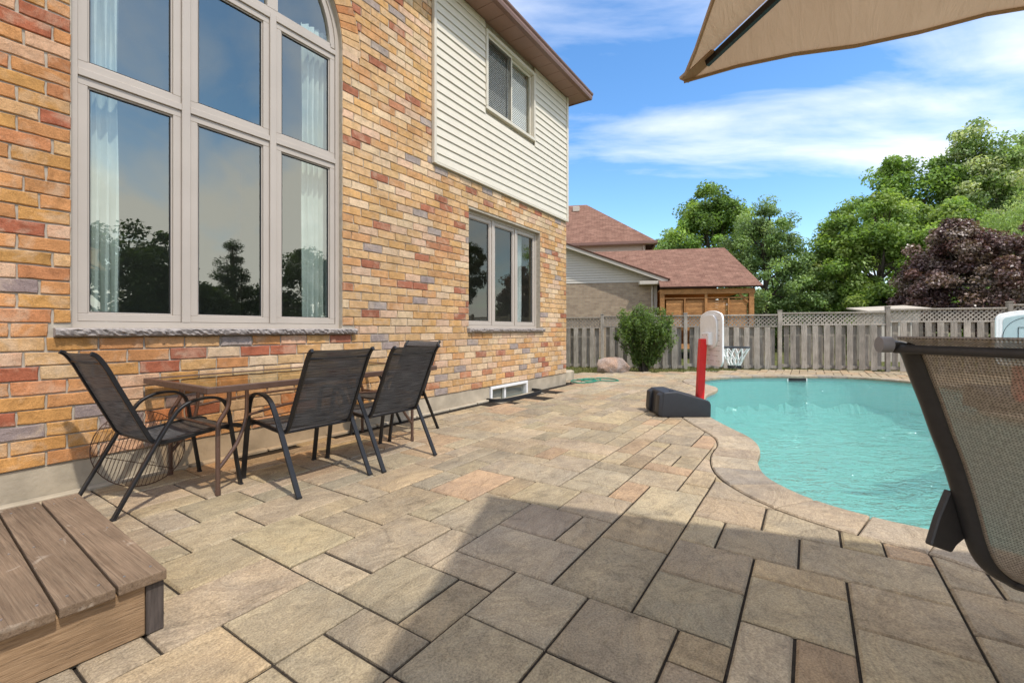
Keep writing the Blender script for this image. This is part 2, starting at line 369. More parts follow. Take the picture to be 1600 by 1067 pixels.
patio = tag(fill('patio', PATIO, [grow(.12)], -.014, M['sand']), kind='structure')

NEAR = [(9,3,3,2),(12,3,2,2),(14,3,3,2),(11,1,2,2),(9,1,2,2),(13,2,2,1),(13,0,2,2),(15,1,2,2),(9,5,2,3),(11,6,2,2),(11,5,2,1),(13,5,2,2),(13,7,2,2),(7,2,2,2),(8,1,1,1),(7,4,2,2),(8,6,1,2),(6,6,2,1),(6,7,2,2),(8,8,2,1),(10,8,3,2),(7,9,3,2),(10,10,2,1),(9,11,3,2),(8,11,1,2),(6,9,1,2),(6,11,2,3),(8,13,2,1),(7,14,3,2),(5,14,2,2),(5,16,1,2),(6,16,2,2),(5,18,2,1),(5,19,2,2),(4,12,2,2),(3,10,3,2),(4,8,2,2),(4,17,1,2),(4,15,1,2),(4,14,1,1),(2,8,2,2),(5,6,1,2),(4,6,1,2),(12,-1,1,2),(10,-1,2,2),(13,-3,2,3),(15,-1,2,2),(15,-2,2,1),(15,-3,2,1),(11,-3,2,2),(9,-3,2,2),(14,-4,2,1),(12,-5,2,2),(15,6,1,2),(16,6,2,2),(15,5,2,1),(17,4,2,2),(19,4,1,2),(17,3,1,1),(20,4,2,1),(20,5,2,1),(22,4,2,2),(24,5,2,2),(15,8,2,3),(17,8,2,2),(19,8,1,2),(20,8,2,3),(18,10,2,1),(22,9,3,2),(22,8,2,1),(25,10,2,3),(17,10,1,2),(12,12,2,1),(12,10,3,2),(13,9,2,1),(14,12,2,1),(16,12,2,1),(15,11,2,1),(14,13,4,1),(11,13,3,2),(18,12,3,1),(18,13,2,2),(20,13,3,2),(19,15,2,2),(7,0,3,1),(8,-1,2,1),(5,4,2,2),(5,2,2,2),(7,6,1,1)]
occ = set(); rects = []
def put(i, j, w, h):
    cells = [(a, b) for a in range(i, i+w) for b in range(j, j+h)]
    if any(c in occ for c in cells): return False
    occ.update(cells); rects.append((i, j, w, h)); return True
for r in NEAR: put(*r)
IX0, IX1, JY0, JY1 = -12, 90, -33, 31
SZ = [(3,2)]*4+[(2,2)]*5+[(2,3)]*3+[(2,1)]*5+[(1,2)]*4+[(3,1)]
for i in range(IX0, IX1):
    for j in range(JY0, JY1):
        if (i, j) in occ: continue
        opts = SZ[:]; random.shuffle(opts)
        for w, h in opts+[(1, 1)]:
            if put(i, j, w, h): break
PAL = [((0.395, 0.315, 0.206), 5), ((0.405, 0.32, 0.205), 4), ((0.381, 0.311, 0.211), 5), ((0.366, 0.299, 0.206), 3), ((0.414, 0.325, 0.2), 2), ((0.411, 0.311, 0.194), 2), ((0.39, 0.313, 0.213), 3), ((0.429, 0.301, 0.186), 3), ((0.408, 0.317, 0.209), 2)]
PALX = [c for c, n in PAL for _ in range(n)]
def jitcol(c, a=.08):
    k = 1+random.uniform(-a, a)
    return tuple(min(max(t*k*(1+random.uniform(-a*.16, a*.16)), .01), .95) for t in c)
def poly_block(poly, ztop, depth, inset):
    n = len(poly); mb = MB()
    a = sum(poly[i-1][0]*poly[i][1]-poly[i][0]*poly[i-1][1] for i in range(n))
    if a < 0: poly = poly[::-1]
    ins = []
    for i in range(n):
        p, q, r = Vector(poly[i-1]), Vector(poly[i]), Vector(poly[(i+1) % n])
        d1 = (q-p).normalized(); d2 = (r-q).normalized()
        n1 = Vector((-d1.y, d1.x)); n2 = Vector((-d2.y, d2.x)); nn = n1+n2
        k = nn.length_squared; nn = nn*(2/k) if k > .3 else n1
        if nn.length > 2: nn = nn.normalized()*2
        ins.append(q+nn*inset)
    mb.v = [(p[0], p[1], ztop-depth) for p in poly]+[(p[0], p[1], ztop-inset*.9) for p in poly]+[(p.x, p.y, ztop) for p in ins]
    for k in range(n):
        b = (k+1) % n
        mb.f.append((k, b, n+b, n+k)); mb.f.append((n+k, n+b, 2*n+b, 2*n+k))
    mb.f.append(tuple(range(2*n, 3*n)))
    return mb
def clip(rect, hole):
    x0, y0, x1, y1 = rect; pts = []
    for (ax, ay), (bx, by) in (((x0,y0),(x1,y0)),((x1,y0),(x1,y1)),((x1,y1),(x0,y1)),((x0,y1),(x0,y0))):
        L = math.hypot(bx-ax, by-ay); n = max(2, int(L/.008))
        pts += [(ax+(bx-ax)*k/n, ay+(by-ay)*k/n, k == 0) for k in range(n)]
    ins = [inside(p[:2], hole) for p in pts]
    if not any(ins): return [(x0,y0),(x1,y0),(x1,y1),(x0,y1)], False
    if all(ins): return None, True
    n = len(pts); st = next(i for i in range(n) if ins[i-1] and not ins[i]); outp = []; i = 0
    while i < n:
        k = (st+i) % n
        if not ins[k]:
            if pts[k][2] or ins[k-1] or ins[(k+1) % n]: outp.append(pts[k][:2])
            i += 1; continue
        a = pts[k-1][:2]; j = i
        while j < n and ins[(st+j) % n]: j += 1
        b = pts[(st+j) % n][:2]
        near = lambda p: min(range(len(hole)), key=lambda q: (hole[q][0]-p[0])**2+(hole[q][1]-p[1])**2)
        ia, ib = near(a), near(b); m = len(hole); fwd = (ib-ia) % m
        idx = [(ia+q) % m for q in range(1, fwd)] if fwd <= m/2 else [(ia-q) % m for q in range(1, (ia-ib) % m)]
        outp += [hole[q] for q in idx if x0 <= hole[q][0] <= x1 and y0 <= hole[q][1] <= y1]
        i = j
    return (outp, True) if len(outp) > 2 else (None, True)
def proj_area(x, y, w, h, z=0):
    ps = []
    for a, b in ((x, y), (x+w, y), (x+w, y+h), (x, y+h)):
        d = a*FW.x+b*FW.y; r = a*RT.x+b*RT.y
        if d < .3: return 0
        px, py = 800+705*r/d, 515+705*(1.1-z)/d
        ps.append((px, py))
    cx_ = sum(p[0] for p in ps)/4; cy_ = sum(p[1] for p in ps)/4
    if not (-60 < cx_ < 1660 and cy_ < 1130): return 0
    return abs(sum(ps[i-1][0]*ps[i][1]-ps[i][0]*ps[i-1][1] for i in range(4)))/2
HOLE = grow(.352); jobs = []
WELL = (5.55, 3.86, 6.98, 4.3)
for i, j, w, h in rects:
    g = .0050+random.uniform(-.0008, .0012)
    x0 = OX+i*GRID_X+g; x1 = OX+(i+w)*GRID_X-g; y0 = OY+j*GRID_Y+g; y1 = OY+(j+h)*GRID_Y-g
    mid = ((x0+x1)/2, (y0+y1)/2)
    if y1 > 4.15 and x0 < 8.44: y1 = 4.15
    if y1-y0 < .05: continue
    if x1 > WELL[0] and x0 < WELL[2] and y1 > WELL[1]: continue
    if not all(inside(p, PATIO) for p in ((x0, y0), (x1, y0), (x1, y1-.02), (x0, y1-.02), mid)): 
        if not inside(mid, PATIO): continue
    poly, cut = clip((x0, y0, x1, y1), HOLE)
    if not poly: continue
    A = proj_area(x0, y0, x1-x0, y1-y0)
    jobs.append((A, x0, y0, x1, y1, poly, cut))
jobs.sort(key=lambda t: -t[0])
cache = {}; sv, sf, sc = [], [], []
for n, (A, x0, y0, x1, y1, poly, cut) in enumerate(jobs):
    c = jitcol(random.choice(PALX), .12); zt = random.uniform(-.0035, .002); tl = (random.uniform(-.004, .004), random.uniform(-.004, .004), 0)
    cx_, cy_ = (x0+x1)/2, (y0+y1)/2
    if n < 298 and A > 0:
        key = (round(x1-x0, 2), round(y1-y0, 2))
        if cut or key not in cache:
            me = poly_block([(p[0]-cx_, p[1]-cy_) for p in poly], 0, .05, .009).mesh('paver', fix=False); me.materials.append(M['paver'])
            if not cut: cache[key] = me
        else: me = cache[key]
        o = link('paver', me, M['paver'], patio, (cx_, cy_, zt), tl); o.color = (*c, 1)
    else:
        mb = poly_block(poly, zt, .05, .009); b = len(sv); sv += mb.v; sf += [tuple(b+k for k in f) for f in mb.f]; sc += [(*c, 1)]*len(mb.v)
me = bpy.data.meshes.new('paver_field'); me.from_pydata(sv, [], sf); colattr(me, sc)
tag(link('paver_field', me, M['paver_s'], patio), kind='stuff')

# ------------------------------------------------------------------ pool: basin, water, coping
m, nt, out = new_mat('pool_liner'); v = pos(nt)
c = mixc(nt, ramp(nt, noise(nt, v, 9, 5), [(.3, 0), (.7, 1)]), (.41, .64, .60), (.50, .71, .67))
w1 = N(nt, 'ShaderNodeTexVoronoi', {0: N(nt, 'ShaderNodeMapping', {0: v, 3: (1, 1, .3)}).outputs[0], 'Scale': 7.}, feature='DISTANCE_TO_EDGE').outputs[0]
pbsdf(nt, out, c, .6, .3); M['liner'] = m; M['pool_step'] = simple('white_pool_step', (.86, .86, .80), .7, .2, var=.2, scale=30)
m, nt, out = new_mat('pool_water'); v = pos(nt)
va = N(nt, 'ShaderNodeMapping', {0: v, 2: (0, 0, R(-60)), 3: (1.55, .85, 1)}, vector_type='TEXTURE').outputs[0]
h = mth(nt, 'ADD', mth(nt, 'MULTIPLY', noise(nt, va, 5.5, 4, .6, 1.3), .7), mth(nt, 'MULTIPLY', noise(nt, va, 17, 3, .55, .6), .3))
nb_ = bump(nt, h, 1., .11)
fc = N(nt, 'ShaderNodeLayerWeight', {0: .5, 'Normal': nb_}).outputs['Facing']; fr = mth(nt, 'ADD', mth(nt, 'MULTIPLY', mth(nt, 'POWER', fc, 4.), .97), .03, True)
tr = N(nt, 'ShaderNodeBsdfTransparent', {0: (.66, .91, .86, 1)}); gl = N(nt, 'ShaderNodeBsdfGlossy', {0: (1, 1, 1, 1), 'Roughness': .03, 'Normal': nb_})
scat = N(nt, 'ShaderNodeBsdfDiffuse', {0: (.145, .44, .405, 1), 'Normal': nb_})      # diffuse teal stands in for light blurred by the water, hiding floor shadows
bd = N(nt, 'ShaderNodeMixShader', {0: .30, 1: tr.outputs[0], 2: scat.outputs[0]})
mx = N(nt, 'ShaderNodeMixShader', {0: fr, 1: bd.outputs[0], 2: gl.outputs[0]}); nt.links.new(mx.outputs[0], out.inputs[0]); M['water'] = m
stepf = []; basin = MB(); n = len(OUTL); WALL = grow(.03)
for k in range(n):
    a, b = WALL[k], WALL[(k+1) % n]
    basin.poly([(*a, -.045), (*b, -.045), (*b, -1.6), (*a, -1.6)])
gx = np.concatenate([np.arange(2.8, 5.3, .06), np.arange(5.3, 13.6, .3)]); gy = np.concatenate([np.arange(-3.0, .6, .06), np.arange(.6, 2.4, .2)]); i0 = len(basin.v)
def pool_z(x, y):
    e = min((x-p[0])**2+(y-p[1])**2 for p in OUTL)**.5; q = min(e/1.5, 1)
    t = min(max((x-4.0)/3.2, 0), 1); z = -.60-(.35+.5*t)*q*(2-q)
    if x < 4.6 and y < -.02:
        if e < .62: z = -.50
        if e < .34: z = -.27
    return z
for y in gy:
    for x in gx: basin.v.append((x, y, pool_z(x, y)))
for j in range(len(gy)-1):
    for i in range(len(gx)-1):
        a = i0+j*len(gx)+i; basin.f.append((a, a+1, a+len(gx)+1, a+len(gx))); stepf.append(len(basin.f)-1) if min(basin.v[a][2], basin.v[a+len(gx)+1][2]) > -.3 else None
pb = tag(basin.build('pool_basin', M['liner'], fix=False), kind='structure'); pb.data.materials.append(M['pool_step'])
for q in stepf: pb.data.polygons[q].material_index = 1
tag(fill('pool_water', grow(.028), [], -.115, M['water']), kind='structure')
coping = MB()
for k in range(n):
    a, b = grow(.05)[k], grow(.05)[(k+1) % n]; c_, d_ = grow(.33)[k], grow(.33)[(k+1) % n]
    coping.poly([(*a, -.03), (*b, -.03), (*d_, -.03), (*c_, -.03)])
cop = tag(coping.build('pool_coping', M['sand'], fix=False), kind='structure')
CPAL = [(.385,.305,.215),(.41,.335,.24),(.35,.295,.23),(.42,.35,.26),(.385,.31,.225),(.325,.285,.235)]
cum = [0]
for k in range(n): cum.append(cum[-1]+math.dist(OUTL[k], OUTL[(k+1) % n]))
def at_s(loop, s):
    s %= cum[-1]
    for k in range(n):
        if cum[k] <= s <= cum[k+1]:
            t = (s-cum[k])/max(cum[k+1]-cum[k], 1e-6); a, b = loop[k], loop[(k+1) % n]
            return (a[0]+(b[0]-a[0])*t, a[1]+(b[1]-a[1])*t)
inn, outr = grow(-.012), grow(.343); ns = int(cum[-1]/.305)
for q in range(ns):
    s0, s1 = cum[-1]*q/ns+.004, cum[-1]*(q+1)/ns-.004
    loop = [at_s(inn, s0+(s1-s0)*t/3) for t in range(4)]+[at_s(outr, s1-(s1-s0)*t/3) for t in range(4)]
    cx_ = sum(p[0] for p in loop)/8; cy_ = sum(p[1] for p in loop)/8
    me = poly_block([(p[0]-cx_, p[1]-cy_) for p in loop], 0, .052, .010).mesh('coping_stone', fix=False)
    o = link('coping_stone', me, M['paver'], cop, (cx_, cy_, .003+random.uniform(-.001, .001))); o.color = (*jitcol(random.choice(CPAL)), 1)
sk = MB(); sk.box((12.35, -.02, -.15), (12.52, .30, -.05))
# skimmer mouth set in the far wall
sm = MB()
sx, sy = at_s(WALL, cum[min(range(n), key=lambda k: (OUTL[k][0]-12.62)**2+(OUTL[k][1]-.30)**2)])
tx, ty = -.46, .888
sm.hexa([(sx-.03-tx*.2, sy-.02-ty*.2, -.15), (sx+.02-tx*.2, sy-ty*.2, -.15), (sx+.02+tx*.2, sy+ty*.2, -.15), (sx-.03+tx*.2, sy-.02+ty*.2, -.15),
         (sx-.03-tx*.2, sy-.02-ty*.2, -.052), (sx+.02-tx*.2, sy-ty*.2, -.052), (sx+.02+tx*.2, sy+ty*.2, -.052), (sx-.03+tx*.2, sy-.02+ty*.2, -.052)])
skim = sm.build('pool_skimmer', M['rubber']); tag(skim, 'dark skimmer opening in the far pool wall', 'skimmer')
fl = MB()
for t0, t1 in ((-.225, -.2), (.2, .225)):
    fl.hexa([(sx-.035+tx*t0, sy-.022+ty*t0, -.16), (sx+.02+tx*t0, sy+ty*t0, -.16), (sx+.02+tx*t1, sy+ty*t1, -.16), (sx-.035+tx*t1, sy-.022+ty*t1, -.16),
             (sx-.035+tx*t0, sy-.022+ty*t0, -.05), (sx+.02+tx*t0, sy+ty*t0, -.05), (sx+.02+tx*t1, sy+ty*t1, -.05), (sx-.035+tx*t1, sy-.022+ty*t1, -.05)])
fl.build('skimmer_frame', M['white'], skim)

# ------------------------------------------------------------------ brick house
D = 4.17; XL, XR = -1.6, 8.352; ZB, ZT = .205, 5.86
house = tag(empty('brick_house', (4, D+1, 0)), 'two-storey house of mixed orange and tan brick with an arched window and cream siding', 'house')
HM = Matrix.Translation((-4, -(D+1), 0))
def hb(mb, name, m, parent=None, **k):
    o = mb.build(name, m, parent or house, **k)
    if parent is None: o.matrix_parent_inverse = HM
    return o
ACX, ARAD, ASP = 1.970, 1.06, 4.10
AW = (.91, 3.03, 1.115); SW = (5.18, 7.28, 1.125, 2.885); SIDE_X, SIDE_Z = 4.40, 3.31; BW = (5.75, 6.80)
arch = [(AW[0], AW[2])]+[(AW[1], AW[2])]+[(ACX+ARAD*math.cos(a*math.pi/24), ASP+ARAD*math.sin(a*math.pi/24)) for a in range(25)]
def wall_panel(outer, holes, y0, y1):
    loops = [[Vector((x, z, 0)) for x, z in outer]]+[[Vector((x, z, 0)) for x, z in h] for h in holes]
    tris = tessellate_polygon(loops); vs = [v for l in loops for v in l]; mb = MB(); n = len(vs)
    mb.v = [(v.x, y0, v.y) for v in vs]+[(v.x, y1, v.y) for v in vs]
    for t in tris: mb.f.append(tuple(t)); mb.f.append(tuple(n+k for k in t[::-1]))
    b = 0
    for l in loops:
        for k in range(len(l)): q = (k+1) % len(l); mb.f.append((b+k, b+q, n+b+q, n+b+k))
        b += len(l)
    return mb
wall = hb(wall_panel([(XL, ZB+.004), (XR-.012, ZB+.004), (XR-.012, ZT), (XL, ZT)],
                     [arch, [(SW[0], SW[2]), (SW[1], SW[2]), (SW[1], SW[3]), (SW[0], SW[3])], [(5.60, 4.55), (6.98, 4.55), (6.98, 5.67), (5.60, 5.67)]], D+.0105, D+.20), 'brick_wall', M['mortar'])
wall_inv = None
side = MB(); side.box((XR-.20, D+.205, ZB), (XR-.012, D+7.5, ZT)); hb(side, 'end_wall', M['mortar'])
# bricks
BPAL_R = [((0.606, 0.382, 0.187), 8), ((0.659, 0.475, 0.292), 7), ((0.579, 0.334, 0.138), 5), ((0.562, 0.303, 0.138), 4), ((0.615, 0.413, 0.27), 3), ((0.381, 0.149, 0.086), 2), ((0.465, 0.211, 0.112), 1), ((0.359, 0.29, 0.253), 2)]
BPAL_L = [((0.548, 0.258, 0.103), 8), ((0.53, 0.271, 0.09), 5), ((0.611, 0.361, 0.216), 5), ((0.593, 0.352, 0.162), 4), ((0.503, 0.217, 0.094), 2), ((0.386, 0.127, 0.067), 1.5), ((0.296, 0.226, 0.202), 2)]
BX_R = [c for c, k in BPAL_R for _ in range(int(k*2))]; BX_L = [c for c, k in BPAL_L for _ in range(int(k*2))]
def brick_col(x): return jitcol(random.choice(BX_R if random.random() < min(max((x-.6)/2.4, 0), 1) else BX_L), .10)     # oranger mix at low x, blending to paler tan further along
CH, BL, JT = .0932, .262, .011
def brick_mesh(L, Hh, depth=.102, jit=.0032, seed=0):
    rnd = random.Random(seed); nx = max(2, int(L/.055)); pts = []
    for k in range(nx): pts.append((-L/2+L*k/nx, -Hh/2))
    pts.append((L/2, -Hh/2)); pts.append((L/2, 0))
    for k in range(nx): pts.append((L/2-L*k/nx, Hh/2))
    pts.append((-L/2, Hh/2)); pts.append((-L/2, 0))
    pts = [(x+rnd.uniform(-jit, jit), z+rnd.uniform(-jit, jit)) for x, z in pts]
    mb = MB(); n = len(pts); ch = .0045
    f = [(x*(1-2*ch/L), z*(1-2*ch/Hh)) for x, z in pts]
    mb.v = [(x, depth, z) for x, z in pts]+[(x, .004, z) for x, z in pts]+[(x, rnd.uniform(-.0012, .0008), z) for x, z in f]
    for k in range(n):
        b = (k+1) % n
        mb.f.append((k, b, n+b, n+k)); mb.f.append((n+k, n+b, 2*n+b, 2*n+k))
    mb.f.append(tuple(range(2*n, 3*n)))
    return mb
bricks = []
nc = int((ZT-ZB)/CH)
for r in range(nc):
    z0 = ZB+.006+r*CH; zm = z0+CH/2; iv = [(XL, XR)]
    def cut(a, b):
        global iv
        o = []
        for p, q in iv:
            if b <= p or a >= q: o.append((p, q))
            else:
                if a-p > .03: o.append((p, a))
                if q-b > .03: o.append((b, q))
        iv = o
    if AW[2]-.02 < zm < ASP: cut(AW[0], AW[1])
    if zm >= ASP:
        rr = ARAD+.238; dz = zm-ASP
        if dz < rr: hw = math.sqrt(rr*rr-dz*dz); cut(ACX-hw, ACX+hw)
    if 1.045 < zm < AW[2]: cut(.80, 3.19)
    if SW[2] < zm < SW[3]: cut(SW[0], SW[1])
    if 1.045 < zm < SW[2]+.02: cut(5.14, 7.40)
    if zm > SIDE_Z-.01: cut(SIDE_X, 99)
    sh = (r % 2)*BL*.5+random.choice((0, 0, .03, -.03)); 
    for p, q in iv:
        k = math.floor((p-sh)/BL); x = p
        while x < q-.02:
            e = min((k+1)*BL+sh, q)
            if e-x < .05 and e < q: k += 1; e = min((k+1)*BL+sh, q)
            if q-e < .045: e = q
            bricks.append((x+JT/2, e-JT/2, zm, CH-JT)); x = e; k += 1
def wall_area(x0, x1, z, h):
    ps = []
    for a, b in ((x0, z-h/2), (x1, z-h/2), (x1, z+h/2), (x0, z+h/2)):
        d = a*FW.x+D*FW.y; r = a*RT.x+D*RT.y
        if d < .4: return 0
        ps.append((800+705*r/d, 515-705*(b-1.1)/d))
    cx_ = sum(p[0] for p in ps)/4; cy_ = sum(p[1] for p in ps)/4
    if not (-20 < cx_ < 1620 and -20 < cy_ < 1090): return 0
    return abs(sum(ps[i-1][0]*ps[i][1]-ps[i][0]*ps[i-1][1] for i in range(4)))/2
bricks = sorted(bricks, key=lambda b: -wall_area(*b))
bc = {}; sv, sf, sc = [], [], []; last = None
for nn, (x0, x1, z, h) in enumerate(bricks):
    c = brick_col(x0); L = x1-x0; key = (round(L, 2), random.randrange(6)); dy = random.uniform(-.0025, .0015)
    if nn < 298 and wall_area(x0, x1, z, h) > 0:
        if key not in bc: bc[key] = brick_mesh(round(L, 2), h, seed=hash(key) % 999).mesh('brick', fix=False)
        o = link('brick', bc[key], M['brick'], wall, ((x0+x1)/2, D+dy, z)); o.color = (*c, 1)
    else:
        mb = brick_mesh(L, h, seed=nn); b = len(sv); X = (x0+x1)/2
        sv += [(p[0]+X, p[1]+D+dy, p[2]+z) for p in mb.v]; sf += [tuple(b+k for k in f) for f in mb.f]; sc += [(*c, 1)]*len(mb.v)
nv = 46
for k in range(nv):   # radial bricks round the arch
    a0 = math.pi*k/nv+.004; a1 = math.pi*(k+1)/nv-.004; c = brick_col(2.); b = len(sv)
    ps = []
    for rr, aa in ((ARAD+.004, a0), (ARAD+.232, a0), (ARAD+.232, a1), (ARAD+.004, a1)): ps.append((ACX+rr*math.cos(aa), ASP+rr*math.sin(aa)))
    sv += [(p[0], D-.001, p[1]) for p in ps]+[(p[0], D+.1, p[1]) for p in ps]; sc += [(*c, 1)]*8
    sf += [(b, b+1, b+2, b+3)]+[(b+i, b+(i+1) % 4, b+4+(i+1) % 4, b+4+i) for i in range(4)]
# corner return of the far end
for r in range(nc):
    zm = ZB+.006+r*CH+CH/2
    if zm > SIDE_Z: break
    y = D+.006+(r % 2)*BL*.5-BL*.5*0
    while y < D+7:
        c = brick_col(8.); b = len(sv); h = CH-JT; y1 = y+BL-JT
        sv += [(XR-.02, y, zm-h/2), (XR-.02, y1, zm-h/2), (XR-.02, y1, zm+h/2), (XR-.02, y, zm+h/2), (XR-.001, y, zm-h/2), (XR-.001, y1, zm-h/2), (XR-.001, y1, zm+h/2), (XR-.001, y, zm+h/2)]
        sc += [(*c, 1)]*8; sf += [(b+4, b+5, b+6, b+7)]+[(b+i, b+(i+1) % 4, b+4+(i+1) % 4, b+4+i) for i in range(4)]; y += BL
me = bpy.data.meshes.new('brick_field'); me.from_pydata(sv, [], sf)
bm = bmesh.new(); bm.from_mesh(me); bmesh.ops.recalc_face_normals(bm, faces=bm.faces); bm.to_mesh(me); bm.free()
colattr(me, sc); tag(link('brick_field', me, M['brick_s'], wall), kind='stuff')
wall.matrix_parent_inverse = HM
fnd = MB(); fnd.box((XL, D+.012, -.3), (5.70, D+.2, ZB)); fnd.box((6.85, D+.012, -.3), (XR-.004, D+.2, ZB)); fnd.box((5.70, D+.10, -.3), (6.85, D+.2, ZB)); fnd.box((XL, D-.012, -.3), (5.55, D+.011, -.001))
hb(fnd, 'foundation', M['concrete'])
lip = MB()
for x in np.arange(-1.5, 5.5, .62): lip.box((x, D-.055-random.uniform(0, .012), -.01), (x+.6, D+.010, .012+random.uniform(0, .01)))
hb(lip, 'footing_edge', M['concrete'], bevel=.006)

def rough_bar(x0, x1, y0, y1, z0, z1, seed):   # rock-faced stone sill
    rnd = random.Random(seed); mb = MB(); n = int((x1-x0)/.018); rows = []
    for k in range(n+1):
        x = x0+(x1-x0)*k/n; j = lambda a: rnd.uniform(-a, a)
        rows.append([(x, y1, z1), (x, y0+.012+j(.003), z1-.001), (x, y0+j(.006), z1-.010+j(.003)), (x, y0+j(.008), (z0+z1)/2+.008+j(.006)), (x, y0+.004+j(.008), (z0+z1)/2-.012+j(.005)), (x, y0+.010+j(.005), z0+.007+j(.003)), (x, y0+.022, z0), (x, y1, z0)])
    m = 8; mb.v = [p for r in rows for p in r]
    for k in range(n):
        for i in range(m): mb.f.append((k*m+i, k*m+(i+1) % m, (k+1)*m+(i+1) % m, (k+1)*m+i))
    mb.f.append(tuple(range(m))); mb.f.append(tuple(range(n*m, n*m+m))); return mb
def frame_rect(mb, x0, x1, z0, z1, w, y0, y1):
    mb.box((x0, y0, z0), (x1, y1, z0+w)); mb.box((x0, y0, z1-w), (x1, y1, z1)); mb.box((x0, y0, z0+w), (x0+w, y1, z1-w)); mb.box((x1-w, y0, z0+w), (x1, y1, z1-w))
def sash(parent, x0, x1, z0, z1, y, w=.052, glass='glass', gask=True):
    mb = MB(); frame_rect(mb, x0, x1, z0, z1, w, y, y+.045); frame_rect(mb, x0+w, x1-w, z0+w, z1-w, .012, y+.014, y+.04)
    mb.build('sash', M['frame'], parent, bevel=.003)
    if gask:
        g = MB(); frame_rect(g, x0+w+.012, x1-w-.012, z0+w+.012, z1-w-.012, .005, y+.016, y+.036); g.build('gasket', M['gasket'], parent)
    p = MB(); e = w+.010; p.poly([(x0+e, y+.027, z0+e), (x1-e, y+.027, z0+e), (x1-e, y+.027, z1-e), (x0+e, y+.027, z1-e)]); p.build('pane', M[glass], parent)
def part(name):
    o = empty(name, (4, D, 1), 0, house); o.matrix_parent_inverse = HM
    return o
def sub(parent): return parent
# big arched window
def inv(o): return Matrix.Translation(-Vector((4, D, 1)))
class Sub:
    """build meshes in world space under a part of the house"""
    def __init__(s, name): s.o = part(name)
    def add(s, mb, name, m, **k):
        o = mb.build(name, m, s.o, **k); o.matrix_parent_inverse = inv(s.o); return o
aw = Sub('arched_window'); Y0 = D+.062
fo = MB(); w = .042
fo.box((AW[0], Y0, AW[2]), (AW[1], Y0+.1, AW[2]+w)); fo.box((AW[0], Y0, AW[2]+w), (AW[0]+w, Y0+.1, ASP)); fo.box((AW[1]-w, Y0, AW[2]+w), (AW[1], Y0+.1, ASP))
fo.sweep([(ACX+(ARAD-w/2)*math.cos(math.pi*k/32), Y0+.05, ASP+(ARAD-w/2)*math.sin(math.pi*k/32)) for k in range(33)], [(-.05, -w/2), (.05, -w/2), (.05, w/2), (-.05, w/2)], up=(0, 1, 0)) if False else None
ri, ro = ARAD-w, ARAD
for k in range(32):
    a0, a1 = math.pi*k/32, math.pi*(k+1)/32
    q = [(ACX+r*math.cos(a), y, ASP+r*math.sin(a)) for y in (Y0, Y0+.1) for r, a in ((ri, a0), (ro, a0), (ro, a1), (ri, a1))]
    fo.hexa(q)
aw.add(fo, 'frame', M['frame'])
MX = (1.605, 2.318); TZ = (2.895, 4.055)
for x in MX:
    mu = MB(); mu.box((x-.030, Y0-.004, AW[2]+w), (x+.030, Y0+.09, 4.08)); aw.add(mu, 'mullion', M['frame'], bevel=.003)
xsn = [AW[0]+w, MX[0], MX[1], AW[1]-w]
for z in TZ:
    for k in range(3):
        tr_ = MB()
        a = xsn[k]+(.030 if k else 0); b = xsn[k+1]-(.030 if k < 2 else 0); tr_.box((a, Y0-.002, z-.026), (b, Y0+.088, z+.026)); aw.add(tr_, 'transom', M['frame'], bevel=.003)
def add_sash(S, x0, x1, z0, z1, y, w=.052, glass='glass'):
    n0 = set(o.name for o in S.o.children); sash(S.o, x0, x1, z0, z1, y, w, glass)
    for o in S.o.children:
        if o.name not in n0: o.matrix_parent_inverse = inv(S.o)
for k in range(3):
    a = xsn[k]+(.030 if k else 0)+.002; b = xsn[k+1]-(.030 if k < 2 else 0)-.002
    add_sash(aw, a, b, AW[2]+w+.002, TZ[0]-.028, Y0+.012, .054); add_sash(aw, a, b, TZ[0]+.028, TZ[1]-.028, Y0+.012, .054)
fan = MB(); zf = TZ[1]+.028
pts = [(ACX+(ri-.05)*math.cos(math.pi*k/32), ASP+(ri-.05)*math.sin(math.pi*k/32)) for k in range(33)]
fan.poly([(x, Y0+.04, max(z, zf)) for x, z in pts]); aw.add(fan, 'pane', M['glass'])
fs = MB()
for k in range(32):
    a0, a1 = math.pi*k/32, math.pi*(k+1)/32
    fs.hexa([(ACX+r*math.cos(a), y, ASP+r*math.sin(a)) for y in (Y0+.012, Y0+.055) for r, a in ((ri-.055, a0), (ri-.002, a0), (ri-.002, a1), (ri-.055, a1))])
fs.box((AW[0]+w+.05, Y0+.012, zf), (AW[1]-w-.05, Y0+.055, zf+.05))
for x in MX: fs.box((x-.05, Y0+.010, zf+.05), (x+.05, Y0+.053, ASP+math.sqrt((ri-.06)**2-(x-ACX)**2)))
aw.add(fs, 'sash', M['frame'])
aw.add(rough_bar(.82, 3.185, D-.052, D+.06, 1.052, 1.112, 3), 'sill', M['stone_sill'])
# small ground-floor window
sw = Sub('casement_window'); Y1 = D+.088; mb = MB(); frame_rect(mb, SW[0]+.001, SW[1]-.001, SW[2]+.001, SW[3]-.001, .04, Y1, Y1+.1)
xs3 = [SW[0]+.041, SW[0]+.041+.675, SW[0]+.041+1.35, SW[1]-.041]
sw.add(mb, 'frame', M['frame'])
for x in xs3[1:3]:
    mb = MB(); mb.box((x-.022, Y1-.003, SW[2]+.042), (x+.022, Y1+.09, SW[3]-.042)); sw.add(mb, 'mullion', M['frame'], bevel=.003)
for k in range(3):
    add_sash(sw, xs3[k]+(.024 if k else .002), xs3[k+1]-(.024 if k < 2 else .002), SW[2]+.043, SW[3]-.043, Y1+.012, .055, 'glass_small')
sw.add(rough_bar(5.145, 7.39, D-.052, D+.085, 1.062, 1.122, 5), 'sill', M['stone_sill'])
